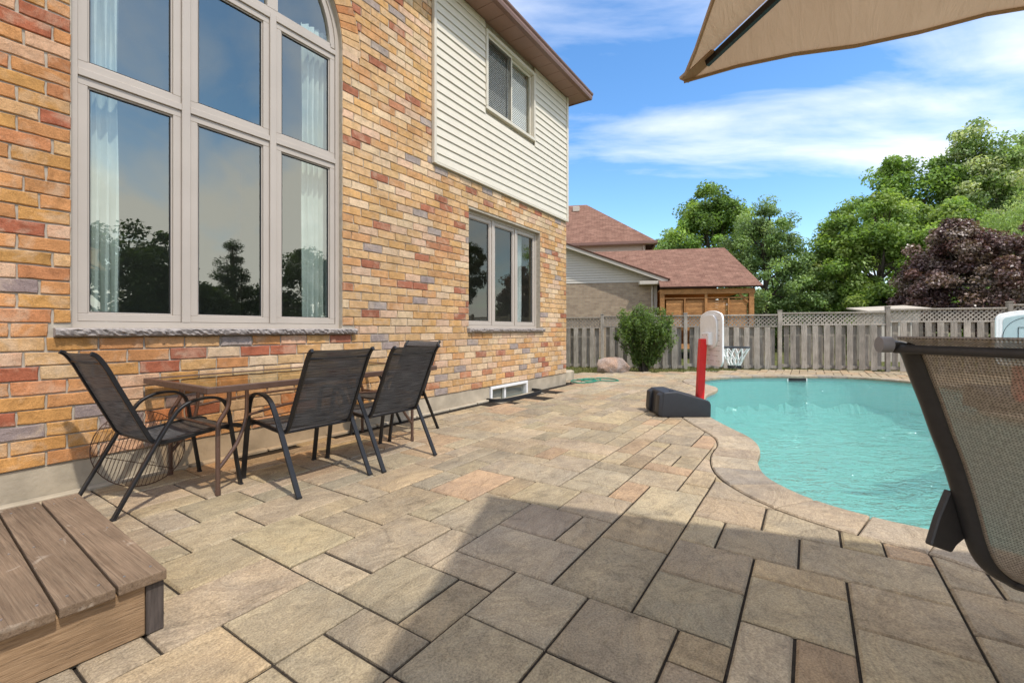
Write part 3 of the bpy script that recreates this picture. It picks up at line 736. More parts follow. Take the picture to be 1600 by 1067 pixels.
# basement window and its well
bw = Sub('basement_window'); mb = MB(); frame_rect(mb, 5.72, 6.83, -.12, ZB-.003, .045, D-.004, D+.09)
bw.add(mb, 'frame', M['white'], bevel=.004)
mb = MB(); mb.box((6.14, D+.03, -.075), (6.185, D+.08, .155)); bw.add(mb, 'mullion', M['white'])
for a, b in ((5.766, 6.138), (6.187, 6.784)):
    mb = MB(); mb.poly([(a, D+.053, -.074), (b, D+.053, -.074), (b, D+.053, .156), (a, D+.053, .156)]); bw.add(mb, 'pane', M['glass_small'])
mb = MB(); mb.box((5.766, D+.093, -.1), (6.784, D+.099, .16)); bw.add(mb, 'dark_backing', M['room'])
well = MB(); cpts = [(5.60, D-.01, .016), (5.61, D-.16, .018), (5.70, D-.25, .02), (5.95, D-.29, .02), (6.3, D-.30, .02), (6.65, D-.29, .022), (6.88, D-.24, .024), (6.95, D-.15, .026), (6.96, D-.01, .026)]
well.bar(smooth_path(cpts, 4), .022, .05); bw.add(well, 'window_well', M['rubber'])
mb = MB(); mb.box((5.6, D-.28, -.05), (6.95, D-.012, -.012)); bw.add(mb, 'well_gravel', M['concrete'])
# siding
sid = Sub('siding_wall'); PH = .1185; np_ = int((ZT-.03-SIDE_Z)/PH)+1
UW = (5.545, 7.03, 4.485, 5.715)
mb = MB(); mb.box((SIDE_X, D-.046, SIDE_Z-.005), (SIDE_X+.05, D+.004, ZT-.02)); mb.box((XR-.055, D-.046, SIDE_Z-.005), (XR+.012, D+.004, ZT-.02)); mb.box((XR-.012, D+.005, SIDE_Z-.005), (XR+.012, D+.05, ZT-.02))
mb.box((SIDE_X+.05, D-.038, SIDE_Z-.006), (XR-.055, D+.003, SIDE_Z+.022)); sid.add(mb, 'corner_trim', M['trim'], bevel=.003)
for k in range(np_):
    z0 = SIDE_Z+.024+k*PH; z1 = min(z0+PH+.004, ZT-.012)
    if z1-z0 < .03: continue
    segs = [(SIDE_X+.051, XR-.056)]
    if z1 > UW[2] and z0 < UW[3]: segs = [(SIDE_X+.051, UW[0]-.003), (UW[1]+.003, XR-.056)]
    for a, b in segs:
        mb = MB(); prof = [(D-.003, z0), (D-.024, z0), (D-.026, z0+.006), (D-.013, (z0+z1)/2-.004), (D-.019, (z0+z1)/2), (D-.008, z1), (D-.003, z1)]
        prof = [(D-.003, z0+.032), (D-.010, z0+.032), (D-.030, z0+.003), (D-.033, z0), (D-.036, z0+.003), (D-.036, z0+.008), (D-.020, z1+.008), (D-.003, z1+.008)]
        mb.prism([(a, y, z) for y, z in prof], (b-a, 0, 0)); sid.add(mb, 'plank', M['siding'])
uw = Sub('sliding_window'); mb = MB(); frame_rect(mb, UW[0], UW[1], UW[2], UW[3], .052, D-.050, D+.06); uw.add(mb, 'frame', M['trim'], bevel=.004)
mb = MB(); frame_rect(mb, UW[0]+.053, 6.315, UW[2]+.053, UW[3]-.053, .035, D-.012, D+.02); uw.add(mb, 'sash', M['trim'], bevel=.003)
mb = MB(); frame_rect(mb, 6.275, UW[1]-.053, UW[2]+.053, UW[3]-.053, .035, D+.024, D+.055); uw.add(mb, 'sash', M['trim'], bevel=.003)
mb = MB(); mb.poly([(UW[0]+.085, D+.004, UW[2]+.085), (6.283, D+.004, UW[2]+.085), (6.283, D+.004, UW[3]-.085), (UW[0]+.085, D+.004, UW[3]-.085)]); uw.add(mb, 'pane', M['glass_small'])
mb = MB(); mb.poly([(6.307, D+.038, UW[2]+.085), (UW[1]-.085, D+.038, UW[2]+.085), (UW[1]-.085, D+.038, UW[3]-.085), (6.307, D+.038, UW[3]-.085)]); uw.add(mb, 'pane', M['glass_small'])
m, nt, out = new_mat('insect_screen'); tr = N(nt, 'ShaderNodeBsdfTransparent'); df = N(nt, 'ShaderNodeBsdfDiffuse', {0: (.03, .03, .032, 1)})
mx = N(nt, 'ShaderNodeMixShader', {0: .22, 1: tr.outputs[0], 2: df.outputs[0]}); nt.links.new(mx.outputs[0], out.inputs[0]); M['screen'] = m
mb = MB(); mb.box((UW[0]+.085, D-.008, UW[2]+.085), (6.283, D-.006, UW[3]-.085)); uw.add(mb, 'insect_screen', M['screen'])
# soffit, fascia, gutter, roof
so = Sub('soffit'); SOZ = ZT-.02; YO = D-.365; XE = XR+.30
mb = MB(); mb.box((XL, YO, SOZ+.008), (XE, D+.10, SOZ+.02)); mb.box((XR+.014, D+.10, SOZ+.008), (XE, D+7.5, SOZ+.02)); so.add(mb, 'soffit_backing', M['soffit'])
x = XL
while x < XE-.02:
    e = min(x+.30, XE); mb = MB(); mb.box((x+.003, YO+.002, SOZ), (e-.003, D-.030, SOZ+.007)); so.add(mb, 'soffit_panel', M['soffit'], bevel=.002); x = e
gu = MB(); gp = [(YO-.002, SOZ-.012), (YO-.055, SOZ-.010), (YO-.068, SOZ+.03), (YO-.066, SOZ+.06), (YO-.085, SOZ+.09), (YO-.090, SOZ+.112), (YO-.080, SOZ+.112), (YO-.055, SOZ+.03), (YO-.012, SOZ+.004), (YO-.010, SOZ+.13), (YO-.002, SOZ+.13)]
gu.prism([(XL, y, z) for y, z in gp], (XE+.03-XL, 0, 0)); hb(gu, 'gutter', M['brown_metal'])
fa = MB(); fa.box((XL, YO, SOZ-.010), (XE, YO+.02, SOZ+.006)); fa.box((XE, YO, SOZ-.012), (XE+.02, D+7.5, SOZ+.16)); hb(fa, 'fascia', M['brown_metal'], bevel=.003)
def shingle_mat(name, a, b, axis_u, row=.14):
    m, nt, out = new_mat(name); v = N(nt, 'ShaderNodeTexCoord').outputs['UV']
    br = N(nt, 'ShaderNodeTexBrick', {0: v, 1: (*a, 1), 2: (*b, 1), 3: (a[0]*.45, a[1]*.45, a[2]*.45, 1), 'Scale': 1., 'Mortar Size': .006, 'Brick Width': .32, 'Row Height': row, 'Bias': 0.})
    n = noise(nt, v, 3., 5, .6); n2 = noise(nt, v, 40., 3)
    c = mixc(nt, 1., br.outputs[0], ramp(nt, n, [(.3, .78), (.7, 1.22)]), 'MULTIPLY'); c = mixc(nt, 1., c, ramp(nt, n2, [(.3, .7), (.7, 1.3)]), 'MULTIPLY')
    pbsdf(nt, out, c, .95, .1, normal=bump(nt, mth(nt, 'ADD', br.outputs[1], mth(nt, 'MULTIPLY', n2, -.5)), -.5, .012)); return m
M['shingle'] = shingle_mat('roof_shingles', (.185, .098, .07), (.25, .14, .10), 0)
def quad_uv(name, quads, m, parent, inv_=None, thick=.05):
    vs, fs_, uvs = [], [], []
    for q in quads:
        b = len(vs); q = [Vector(p) for p in q]; vs += [tuple(p) for p in q]; fs_.append(tuple(range(b, b+len(q))))
        e = (q[1]-q[0]).normalized(); nn = e.cross(q[-1]-q[0]).normalized(); f = nn.cross(e)
        uvs.append([((p-q[0]).dot(e), (p-q[0]).dot(f)) for p in q])
        b2 = len(vs); vs += [tuple(p-nn*thick*(1 if nn.z > 0 else -1)) for p in q]; fs_.append(tuple(range(b2, b2+len(q)))[::-1]); uvs.append([(0, 0)]*len(q))
        for k in range(len(q)): k2 = (k+1) % len(q); fs_.append((b+k, b+k2, b2+k2, b2+k)); uvs.append([(0, 0)]*4)
    me = bpy.data.meshes.new(name); me.from_pydata(vs, [], fs_); ul = me.uv_layers.new(name='UVMap')
    k = 0
    for f in uvs:
        for u in f: ul.data[k].uv = u; k += 1
    o = link(name, me, m, parent)
    if inv_: o.matrix_parent_inverse = inv_
    return o
E0, E1 = YO-.06, D+7.5; RX = XE-3.9
quad_uv('roof', [[(XL, E0, SOZ+.15), (XE+.05, E0, SOZ+.15), (RX, E0+4, SOZ+2.3), (XL, E0+4, SOZ+2.3)], [(XE+.05, E0, SOZ+.15), (XE+.05, E1, SOZ+.15), (RX, E0+4, SOZ+2.3)]], M['shingle'], house, HM)
# rooms behind the glass
rm = MB()
for (x0, x1, y0, y1, z0, z1) in ((.2, 4.2, D+.3, D+4.6, .35, 5.6), (4.3, 8.1, D+.3, D+4, .35, 3.2), (4.5, 8.1, D+.25, D+3.5, 3.35, 5.8)):
    rm.box((x0, y1, z0), (x1, y1+.05, z1)); rm.box((x0-.05, y0, z0), (x0, y1, z1)); rm.box((x1, y0, z0), (x1+.05, y1, z1)); rm.box((x0, y0, z0-.05), (x1, y1, z0)); rm.box((x0, y0, z1), (x1, y1, z1+.03))
hb(rm, 'room_shell', M['room'])
# curtains and blinds
m, nt, out = new_mat('sheer_curtain'); v = pos(nt)
cc = mixc(nt, ramp(nt, noise(nt, v, 5, 3), [(.45, 0), (.62, 1)]), (.72, .78, .74), (.82, .86, .82))
b_ = N(nt, 'ShaderNodeBsdfDiffuse', {0: cc}); t_ = N(nt, 'ShaderNodeBsdfTranslucent', {0: cc}); mx = N(nt, 'ShaderNodeMixShader', {0: .35, 1: b_.outputs[0], 2: t_.outputs[0]})
nt.links.new(mx.outputs[0], out.inputs[0]); M['curtain'] = m
def curtain(x0, x1, y, z0, z1, label, folds, seed):
    rnd = random.Random(seed); n = folds*6; mb = MB(); ph = [rnd.uniform(-.5, .5) for _ in range(n+1)]; nz = 14
    for j in range(nz+1):
        z = z0+(z1-z0)*j/nz; fl = 1+.25*math.sin(j*.5+seed)
        for k in range(n+1):
            t = k/n; mb.v.append((x0+(x1-x0)*t+.008*math.sin(j*.7+k), y+.028*fl*math.sin(t*folds*2*math.pi+ph[k]*.5), z))
    for j in range(nz):
        for k in range(n): a = j*(n+1)+k; mb.f.append((a, a+1, a+n+2, a+n+1))
    o = mb.build('curtain', M['curtain'], smooth=True); md = o.modifiers.new('thickness', 'SOLIDIFY'); md.thickness = .002
    return tag(o, label, 'curtain', 'sheer curtains behind the windows')
curtain(.93, 1.22, D+.24, .6, 4.3, 'pale sheer curtain at the left edge of the arched window', 5, 1)
curtain(2.72, 3.02, D+.24, .6, 4.3, 'pale sheer curtain at the right edge of the arched window', 5, 2)
curtain(6.72, 7.0, D+.26, .7, 2.95, 'pale blue-green curtain behind the right pane of the ground-floor casement window', 4, 3)
def blind(x0, x1, label):
    o = tag(empty('window_blind', ((x0+x1)/2, D+.11, 4.5)), label, 'blind', 'blinds of the upstairs window'); sl = None; z = 4.55
    while z < 5.68:
        if sl is None:
            mb = MB(); L = x1-x0; mb.hexa([(-L/2, -.006, -.0135), (L/2, -.006, -.0135), (L/2, -.004, -.0135), (-L/2, -.004, -.0135), (-L/2, .004, .0125), (L/2, .004, .0125), (L/2, .006, .0125), (-L/2, .006, .0125)])
            sl = mb.mesh('slat'); sl.materials.append(M['white'])
        link('slat', sl, None, o, (0, 0, z-4.5)); z += .030
blind(5.60, 6.30, 'white slatted blind in the left half of the upstairs window behind a screen')
blind(6.33, 6.97, 'white slatted blind in the right half of the upstairs window')

# ------------------------------------------------------------------ deck step
step = tag(empty('deck_step', (.69, 1.985, 0), R(-2.4)), 'weathered wooden deck step with wide boards in the left foreground', 'step')
for k in range(10):
    x1 = -.004-k*.146; x0 = x1-.138; mb = MB(); e = random.uniform(-.004, .006)
    z1 = .222+random.uniform(-.002, .002)
    mb.box((x0, -.022+e, .187), (x1, 1.30, z1)); mb.build('board', M['step_top'], step, bevel=.005, seg=2)
mb = MB(); mb.box((-1.44, .004, .004), (-.062, .040, .184)); mb.build('fascia_board', M['step_side'], step, bevel=.004)
mb = MB(); mb.box((-.060, .001, .002), (-.008, .090, .180)); mb.build('corner_post', M['step_post'], step, bevel=.003)
mb = MB(); mb.box((-.050, .092, .004), (-.012, 1.28, .184)); mb.build('fascia_board', M['step_side'], step, bevel=.004)
nail = MB(); nail.tube([(0, 0, -.003), (0, 0, .0012)], .004, 8); nme = nail.mesh('nail'); nme.materials.append(M['steel'])
for k in range(5):
    for yy in (.05, .62, 1.2):
        for dx in (.03, .108): link('nail', nme, None, step, (-.004-k*.146-.138+dx, yy+random.uniform(-.01, .01), .2235))

# ------------------------------------------------------------------ dining chairs
def strip_uv(name, rows, m, parent, thick=.0):   # rows: list of point lists; uv in metres
    vs = [p for r in rows for p in r]; n = len(rows[0]); fs_ = []; uv = {}
    L = 0
    for j, r in enumerate(rows):
        if j: L += (Vector(r[0])-Vector(rows[j-1][0])).length
        W = 0
        for k, p in enumerate(r):
            if k: W += (Vector(p)-Vector(r[k-1])).length
            uv[j*n+k] = (W, L)
    for j in range(len(rows)-1):
        for k in range(n-1): a = j*n+k; fs_.append((a, a+1, a+n+1, a+n))
    me = bpy.data.meshes.new(name); me.from_pydata([tuple(p) for p in vs], [], fs_); ul = me.uv_layers.new(name='UVMap')
    for lp in me.loops: ul.data[lp.index].uv = uv[lp.vertex_index]
    me.shade_smooth(); return link(name, me, m, parent)
def make_chair():
    root = empty('patio_chair')
    arm = smooth_path([(0, 0, 0), (.11, 0, .205), (.22, 0, .41), (.30, 0, .545), (.35, 0, .603), (.42, 0, .636), (.50, 0, .645), (.57, 0, .632), (.618, 0, .59), (.640, 0, .52), (.655, 0, .42), (.72, 0, 0)], 4)
    rail = smooth_path([(.745, 0, .405), (.70, 0, .425), (.55, 0, .418), (.36, 0, .398), (.26, 0, .393), (.205, 0, .415), (.165, 0, .49), (.10, 0, .63), (.035, 0, .77), (-.015, 0, .88), (-.055, 0, .945), (-.085, 0, .965)], 4)
    for s in (-1, 1):
        mb = MB(); mb.bar([(p.x, s*.285, p.z) for p in arm], .034, .017, up=(0, 1, 0)) if False else mb.sweep([(p.x, s*.285, p.z) for p in arm], [(-.009, -.017), (.009, -.017), (.009, .017), (-.009, .017)], up=(0, 1, 0))
        mb.build('arm_leg', M['black_metal'], root, bevel=.003)
        mb = MB(); mb.sweep([(p.x, s*.245, p.z) for p in rail], [(-.013, -.011), (.013, -.011), (.013, .011), (-.013, .011)], up=(0, 1, 0)); mb.build('side_rail', M['black_metal'], root, bevel=.003)
        mb = MB(); mb.box((-.007, s*.285-.018, 0), (.014, s*.285+.018, .012)); mb.build('foot_cap', M['rubber'], root); mb = MB(); mb.box((.709, s*.285-.018, 0), (.730, s*.285+.018, .012)); mb.build('foot_cap', M['rubber'], root)
    for (x, z, w_) in ((.225, .392, .285), (.655, .405, .285), (-.030, .905, .245), (.73, .405, .245)):
        cb = MB(); cb.tube([(x, -w_, z), (x, w_, z)], .0085, 8); cb.build('crossbar', M['black_metal'], root, smooth=True)
    def rows(pts, sag, nrm):
        out = []
        for p in pts: out.append([(p.x+nrm[0]*sag*(1-(2*k/8-1)**2), -.238+.476*k/8, p.z+nrm[1]*sag*(1-(2*k/8-1)**2)) for k in range(9)])
        return out
    strip_uv('seat_sling', rows(rail[1:19], .012, (0, -1)), M['sling'], root)
    strip_uv('back_sling', rows(rail[20:], .014, (-1, -.2)), M['sling'], root)
    return root
ch = make_chair()
spots = [((1.975, 2.775), 90, 'black sling patio chair second from the left, its back to the viewer'),
         ((2.648, 2.74), 90, 'black sling patio chair with its back to the viewer, third from the left'),
         ((.885, 3.63), 3, 'black sling patio chair at the left head of the table near the wooden step'),
         ((3.745, 3.755), 182, 'black sling patio chair at the far right head of the table, mostly hidden')]
for i, ((x, y), a, lb) in enumerate(spots):
    o = ch if i == 0 else copy_tree(ch)
    o.location = (x, y, 0); o.rotation_euler = (0, 0, R(a)); tag(o, lb, 'chair', 'patio chairs around the table')

# ------------------------------------------------------------------ table
tb = tag(empty('patio_table', (2.31, 3.605, 0)), 'brown metal patio table with a glass top and curved legs along the brick wall', 'table')
TX, TY, TZt = 1.025, .515, .742
mb = MB()
for s in (-1, 1):
    mb.box((-TX, s*TY-(.035 if s > 0 else 0), TZt-.042), (TX, s*TY+(0 if s > 0 else .035), TZt)); mb.box((s*TX-(.035 if s > 0 else 0), -TY+.036, TZt-.042), (s*TX+(0 if s > 0 else .035), TY-.036, TZt))
mb.build('top_frame', M['bronze'], tb, bevel=.004)
mb = MB(); mb.poly([(-TX+.03, -TY+.03, TZt-.005), (TX-.03, -TY+.03, TZt-.005), (TX-.03, TY-.03, TZt-.005), (-TX+.03, TY-.03, TZt-.005)]); mb.build('glass_top', M['table_glass'], tb)
for sx in (-1, 1):
    for sy in (-1, 1):
        bx, by = sx*.88, (-.315 if sy < 0 else .44)
        leg = smooth_path([(bx, by, .012), (bx, by, .22), (bx, by, .42), (bx-sx*.006, by, .48), (bx-sx*.045, by, .545), (bx-sx*.068, by, .60), (bx-sx*.07, by, TZt-.03)], 5)
        mb = MB(); mb.tube(leg, .0145, 10); l = mb.build('leg', M['bronze'], tb, smooth=True)
        mb = MB(); mb.tube([(bx, by, 0), (bx, by, .035)], .0175, 10); mb.build('foot', M['bronze'], l, smooth=True)
        br = smooth_path([(bx, by, .17), (bx-sx*.04, by, .215), (bx-sx*.125, by, .33), (bx-sx*.175, by, .47), (bx-sx*.185, by, .58), (bx-sx*.185, by, TZt-.03)], 5)
        mb = MB(); mb.tube(br, .0125, 10); mb.build('brace', M['bronze'], l, smooth=True)
for q_ in (-.315, .44):
    mb = MB(); mb.tube(smooth_path([(-.70, q_, .50), (-.4, q_*.92, .535), (0, q_*.88, .55), (.4, q_*.92, .535), (.70, q_, .50)], 5), .010, 8); mb.build('stretcher', M['bronze'], tb, smooth=True)
for sx in (-1, 1):
    mb = MB(); mb.tube([(sx*.878, -.315, .45), (sx*.878, .44, .45)], .010, 8); mb.build('stretcher', M['bronze'], tb, smooth=True)

# ------------------------------------------------------------------ round wire grate leaning on the wall
gr = tag(empty('wire_grate', (1.235, 3.90, 0)), 'round rusty wire grill grate leaning on the wall behind the left chair', 'grate')
ux = Vector((1, 0, 0)); uz = Vector((0, .215, .50)).normalized(); cg = Vector((0, 0, .005))+uz*.275; RG = .272
P = lambda a, b: tuple(cg+ux*a+uz*b)
mb = MB(); mb.tube([P(RG*math.cos(2*math.pi*k/40), RG*math.sin(2*math.pi*k/40)) for k in range(40)], .0032, 6, closed=True, up=tuple(ux.cross(uz))); mb.build('rim', M['wire'], gr, smooth=True)
wd = Vector((.42, .91)).normalized(); wn = Vector((wd.y, -wd.x))
for k in range(-12, 13):
    q = k*.0215; hl = math.sqrt(max(RG*RG-q*q, 0)); a = wn*q-wd*hl; b = wn*q+wd*hl
    mb = MB(); mb.tube([P(a.x, a.y), P(b.x, b.y)], .0019, 5); mb.build('wire', M['wire'], gr)
for q in (-.11, .11):
    hl = math.sqrt(RG*RG-q*q); a = wd*q-wn*hl; b = wd*q+wn*hl; o_ = Vector((0, -.004, .002))
    mb = MB(); mb.tube([tuple(Vector(P(a.x, a.y))+o_), tuple(Vector(P(b.x, b.y))+o_)], .0028, 6); mb.build('cross_wire', M['wire'], gr)

# ------------------------------------------------------------------ toy basketball hoops
def make_hoop(loc, rz, front, label):
    o = tag(empty('basketball_hoop', loc, rz), label, 'basketball hoop', 'toy basketball hoops by the pool')
    # base: wedge tank, x towards the rim
    mb = MB(); prof = [(-.56, 0), (-.575, .05), (-.56, .285), (-.53, .315), (-.36, .32), (.02, .215), (.05, .20), (.068, .16), (.065, 0)]
    mb.prism([(x, -.275, z) for x, z in prof[:1]+[(-.555, .05), (-.54, .285), (-.52, .312)]+prof[4:]], (0, .55, 0))
    mb.build('base', M['charcoal'], o, smooth=True, bevel=.016, seg=3)
    for s in (-1, 1):
        mb = MB(); mb.prism([(x, s*.272, z) for x, z in ((-.535, .012), (-.585, .012), (-.595, .06), (-.580, .27), (-.535, .30))], (0, -s*.15, 0)); mb.build('wheel_arch', M['charcoal'], o, smooth=True, bevel=.012, seg=2)
    mb = MB(); mb.tube([(-.40, -.17, .315), (-.40, -.17, .324)], .030, 14); mb.build('fill_cap', M['charcoal'], o, smooth=True)
    mb = MB(); mb.sweep([(.035, 0, .16), (.058, 0, .62), (.078, 0, .98)], [(-.042, -.05), (.042, -.05), (.042, .05), (-.042, .05)], up=(0, 1, 0)); mb.build('pole', M['red'], o, bevel=.012, seg=2)
    mb = MB(); mb.sweep([(-.006, -.045, .26), (.012, -.045, .62), (.026, -.045, .88)], [(-.006, -.010), (.006, -.010), (.006, .010), (-.006, .010)], up=(0, 1, 0)); mb.build('pole_rib', M['red'], o)
    # backboard with moulded rounded frame
    bx, bw, z0, z1 = .175, .30, .66, 1.318
    def outline(w, a, b, r, arch=0):
        pts = []
        for cx_, cz, t0 in ((w-r, a+r, -90), (w-r, b-r-arch, 0), (-(w-r), b-r-arch, 90), (-(w-r), a+r, 180)):
            for k in range(6): t = R(t0+18*k); pts.append((cx_+r*math.cos(t), cz+r*math.sin(t)))
            if t0 == 0 and arch:
                for k in range(1, 8): u = 1-2*k/8; pts.append(((w-r)*u, b-arch+arch*(1-u*u)))
        return pts
    mb = MB(); mb.prism([(bx, y, z) for y, z in outline(bw, z0, z1, .06, .035)], (.030, 0, 0)); mb.build('backboard', M['board_white'], o, bevel=.006, seg=2)
    mb = MB(); q = outline(bw, z0, z1, .06, .035); mb.sweep([(bx+.015, y, z) for y, z in q], [(-.03, -.012), (.03, -.012), (.03, .012), (-.03, .012)], up=(1, 0, 0), closed=True); mb.build('board_rim', M['board_white'], o, bevel=.004)
    if front:
        mb = MB(); mb.prism([(bx+.031, y*.93, z) for y, z in outline(bw-.02, z0+.03, z1-.03, .05, .03)], (.003, 0, 0)); mb.build('board_face', M['board_blue'], o)
        mb = MB(); xx = bx+.0365
        mb.bar([(xx, .265*math.cos(math.pi*k/24), 1.0+.26*math.sin(math.pi*k/24)) for k in range(25)], .003, .007, up=(1, 0, 0))
        frm = [(-.11, .90), (-.11, 1.13), (.11, 1.13), (.11, .90)]
        for (a, b), (c_, d_) in zip(frm, frm[1:]+frm[:1]): mb.bar([(xx, a, b), (xx, c_, d_)], .004, .007, up=(1, 0, 0))
        mb.build('board_print', M['board_line'], o)
    else:
        mb = MB()
        for k in range(9): 
            z = .70+k*.065
            for y in np.arange(-.25, .26, .055):
                if random.random() < .86: mb.box((bx-.0035, y-.018, z-.005), (bx+.001, y+.018, z+.005))
        mb.build('moulded_ribs', M['board_rib'], o)
        mb = MB(); mb.prism([(bx-.024, y, z) for y, z in outline(.225, .86, 1.29, .14)], (.022, 0, 0)); mb.build('back_pad', M['board_white'], o, bevel=.006, seg=2)
    mb = MB(); mb.box((.10, -.11, .90), (bx-.001, .11, 1.06)); mb.build('bracket', M['board_white'], o, bevel=.01, seg=2)
    for y in (-.06, .06):
        mb = MB(); mb.tube([(.097, y, 1.03), (.101, y, 1.03)], .008, 8); mb.build('bolt', M['steel'], o)
    rz_, rr = .868, .178; rc = bx+.14+rr
    mb = MB(); mb.tube([(rc+rr*math.cos(2*math.pi*k/32), rr*math.sin(2*math.pi*k/32), rz_) for k in range(32)], .0085, 8, closed=True); mb.box((bx+.03, -.06, rz_-.03), (rc-rr+.012, .06, rz_+.012)); mb.build('rim', M['charcoal'], o)
    mb = MB(); ns_ = 12
    for k in range(ns_):
        for sg in (-1, 1):
            pts = []
            for j in range(6):
                t = j/5; a = 2*math.pi*(k+sg*t*1.3)/ns_; r_ = rr*(1-.62*t**.9); pts.append((rc+r_*math.cos(a), r_*math.sin(a), rz_-.01-.225*t))
            mb.tube(pts, .0068, 5)
    mb.build('net', M['cord'], o, smooth=True)
    mb = MB()
    for k in range(ns_):
        a = 2*math.pi*(k+.3)/ns_; r_ = rr*.38
        mb.tube([(rc+r_*math.cos(a)+.012*math.cos(t), r_*math.sin(a), rz_-.255+.022*math.sin(t)) for t in [2*math.pi*j/8 for j in range(9)]], .0045, 5, up=(0, 1, 0))
    mb.build('net_hem', M['charcoal'], o)
    return o
M['board_rib'] = simple('moulded_shadow_rib', (.58, .54, .50), .55)
hp = FW*5.93+RT*2.43
make_hoop((hp.x, hp.y, 0), math.atan2(RT.y, RT.x), False, 'toy basketball hoop with red pole seen from behind at the near pool edge')
hp2 = FW*5.95+RT*6.66
make_hoop((hp2.x, hp2.y, 0), math.atan2(-FW.y, -FW.x)+R(-18), True, 'toy basketball hoop with pale blue board behind the brown sling chair')

# ------------------------------------------------------------------ hose, splash block, boulder
mb = MB(); hz = []
for k in range(60):
    t = k/59*2*math.pi*2.3; rr = .30+.10*math.sin(t*.43+1)+.03*k/60
    hz.append((8.75+rr*1.0*math.cos(t)+.004*k, 3.98+rr*.62*math.sin(t)-.002*k, .014+.012*(k % 13)/13+.006*math.floor(k/26)))
hz += [(9.2, 3.45, .012), (9.45, 3.5, .012), (9.6, 3.75, .012), (9.5, 4.0, .012)]
mb.tube(smooth_path(hz, 3), .011, 7); tag(mb.build('garden_hose', M['hose'], smooth=True), 'coiled green garden hose lying at the far corner of the brick house', 'hose')
sb = MB(); sb.prism([(8.60, y, z) for y, z in ((4.30, 0), (4.30, .20), (4.36, .22), (4.66, .20), (4.72, .17), (4.72, 0))], (.40, 0, 0))
tag(sb.build('splash_block', M['concrete'], bevel=.02, seg=2), 'small pale grey splash block beside the far corner of the brick house', 'box')
def boulder(loc, s, label):
    bm = bmesh.new(); bmesh.ops.create_icosphere(bm, subdivisions=4, radius=1); rnd = random.Random(5)
    planes = [(Vector((rnd.gauss(0, 1), rnd.gauss(0, 1), rnd.gauss(.2, 1))).normalized(), rnd.uniform(.66, .92)) for _ in range(16)]
    for v in bm.verts:
        for n_, d in planes:
            e = v.co.dot(n_)-d
            if e > 0: v.co -= n_*e*.92
        v.co *= 1+.025*math.sin(v.co.x*9+v.co.z*7)+.02*math.sin(v.co.y*13)
        v.co = Vector((v.co.x*s[0], v.co.y*s[1], v.co.z*s[2]))
    me = bpy.data.meshes.new('boulder'); bm.to_mesh(me); bm.free(); me.shade_smooth(); me.set_sharp_from_angle(angle=R(24))
    return tag(link('boulder', me, M['granite'], None, loc, (0, 0, R(-62))), label, 'boulder')
m, nt, out = new_mat('pink_granite'); v = pos(nt); n1 = noise(nt, v, 3, 6, .6, .6); n2 = noise(nt, v, 40, 3, .7)
c = mixc(nt, ramp(nt, n1, [(.4, 0), (.6, 1)]), (.46, .30, .21), (.36, .29, .25)); c = mixc(nt, 1., c, ramp(nt, n2, [(.3, .55), (.7, 1.35)]), 'MULTIPLY')
pbsdf(nt, out, c, .9, .2, normal=bump(nt, mth(nt, 'ADD', n1, mth(nt, 'MULTIPLY', n2, .4)), .9, .05)); M['granite'] = m
boulder((11.77, 4.47, .07), (.52, .36, .34), 'pinkish granite boulder on the grass in front of the wooden fence')

# ------------------------------------------------------------------ fence
fence = tag(empty('wooden_fence', (15.43, -1.72, 0), math.atan2(.9702, -.2422)), 'weathered grey board fence with lattice top across the back of the yard', 'fence')
posts = [-12.3, -9.85, -7.4, -4.92, -2.46, 0, 2.5, 4.99, 7.47, 9.95, 12.4]
def fbase(t): return -.015 if t < 3 else -.015-.135*min((t-3)/5.6, 1)
ftop = lambda t: 1.80 if t < -4.92 else 1.725 if t < -2.46 else 1.65 if t < 0 else 1.58 if t < 2.5 else 1.535 if t < 7.47 else 1.50
bmesh_cache = {}
for k, t in enumerate(posts):
    zt = max(ftop(t-.1), ftop(t+.1))+.045; mb = MB(); z0 = fbase(t)-.15
    mb.box((t-.05, -.048, z0), (t+.05, .048, zt)); p = mb.build('post', M['fence'], fence, bevel=.006)
    mb = MB(); mb.box((t-.06, -.058, zt), (t+.06, .058, zt+.022)); mb.build('post_cap', M['fence'], p, bevel=.006)
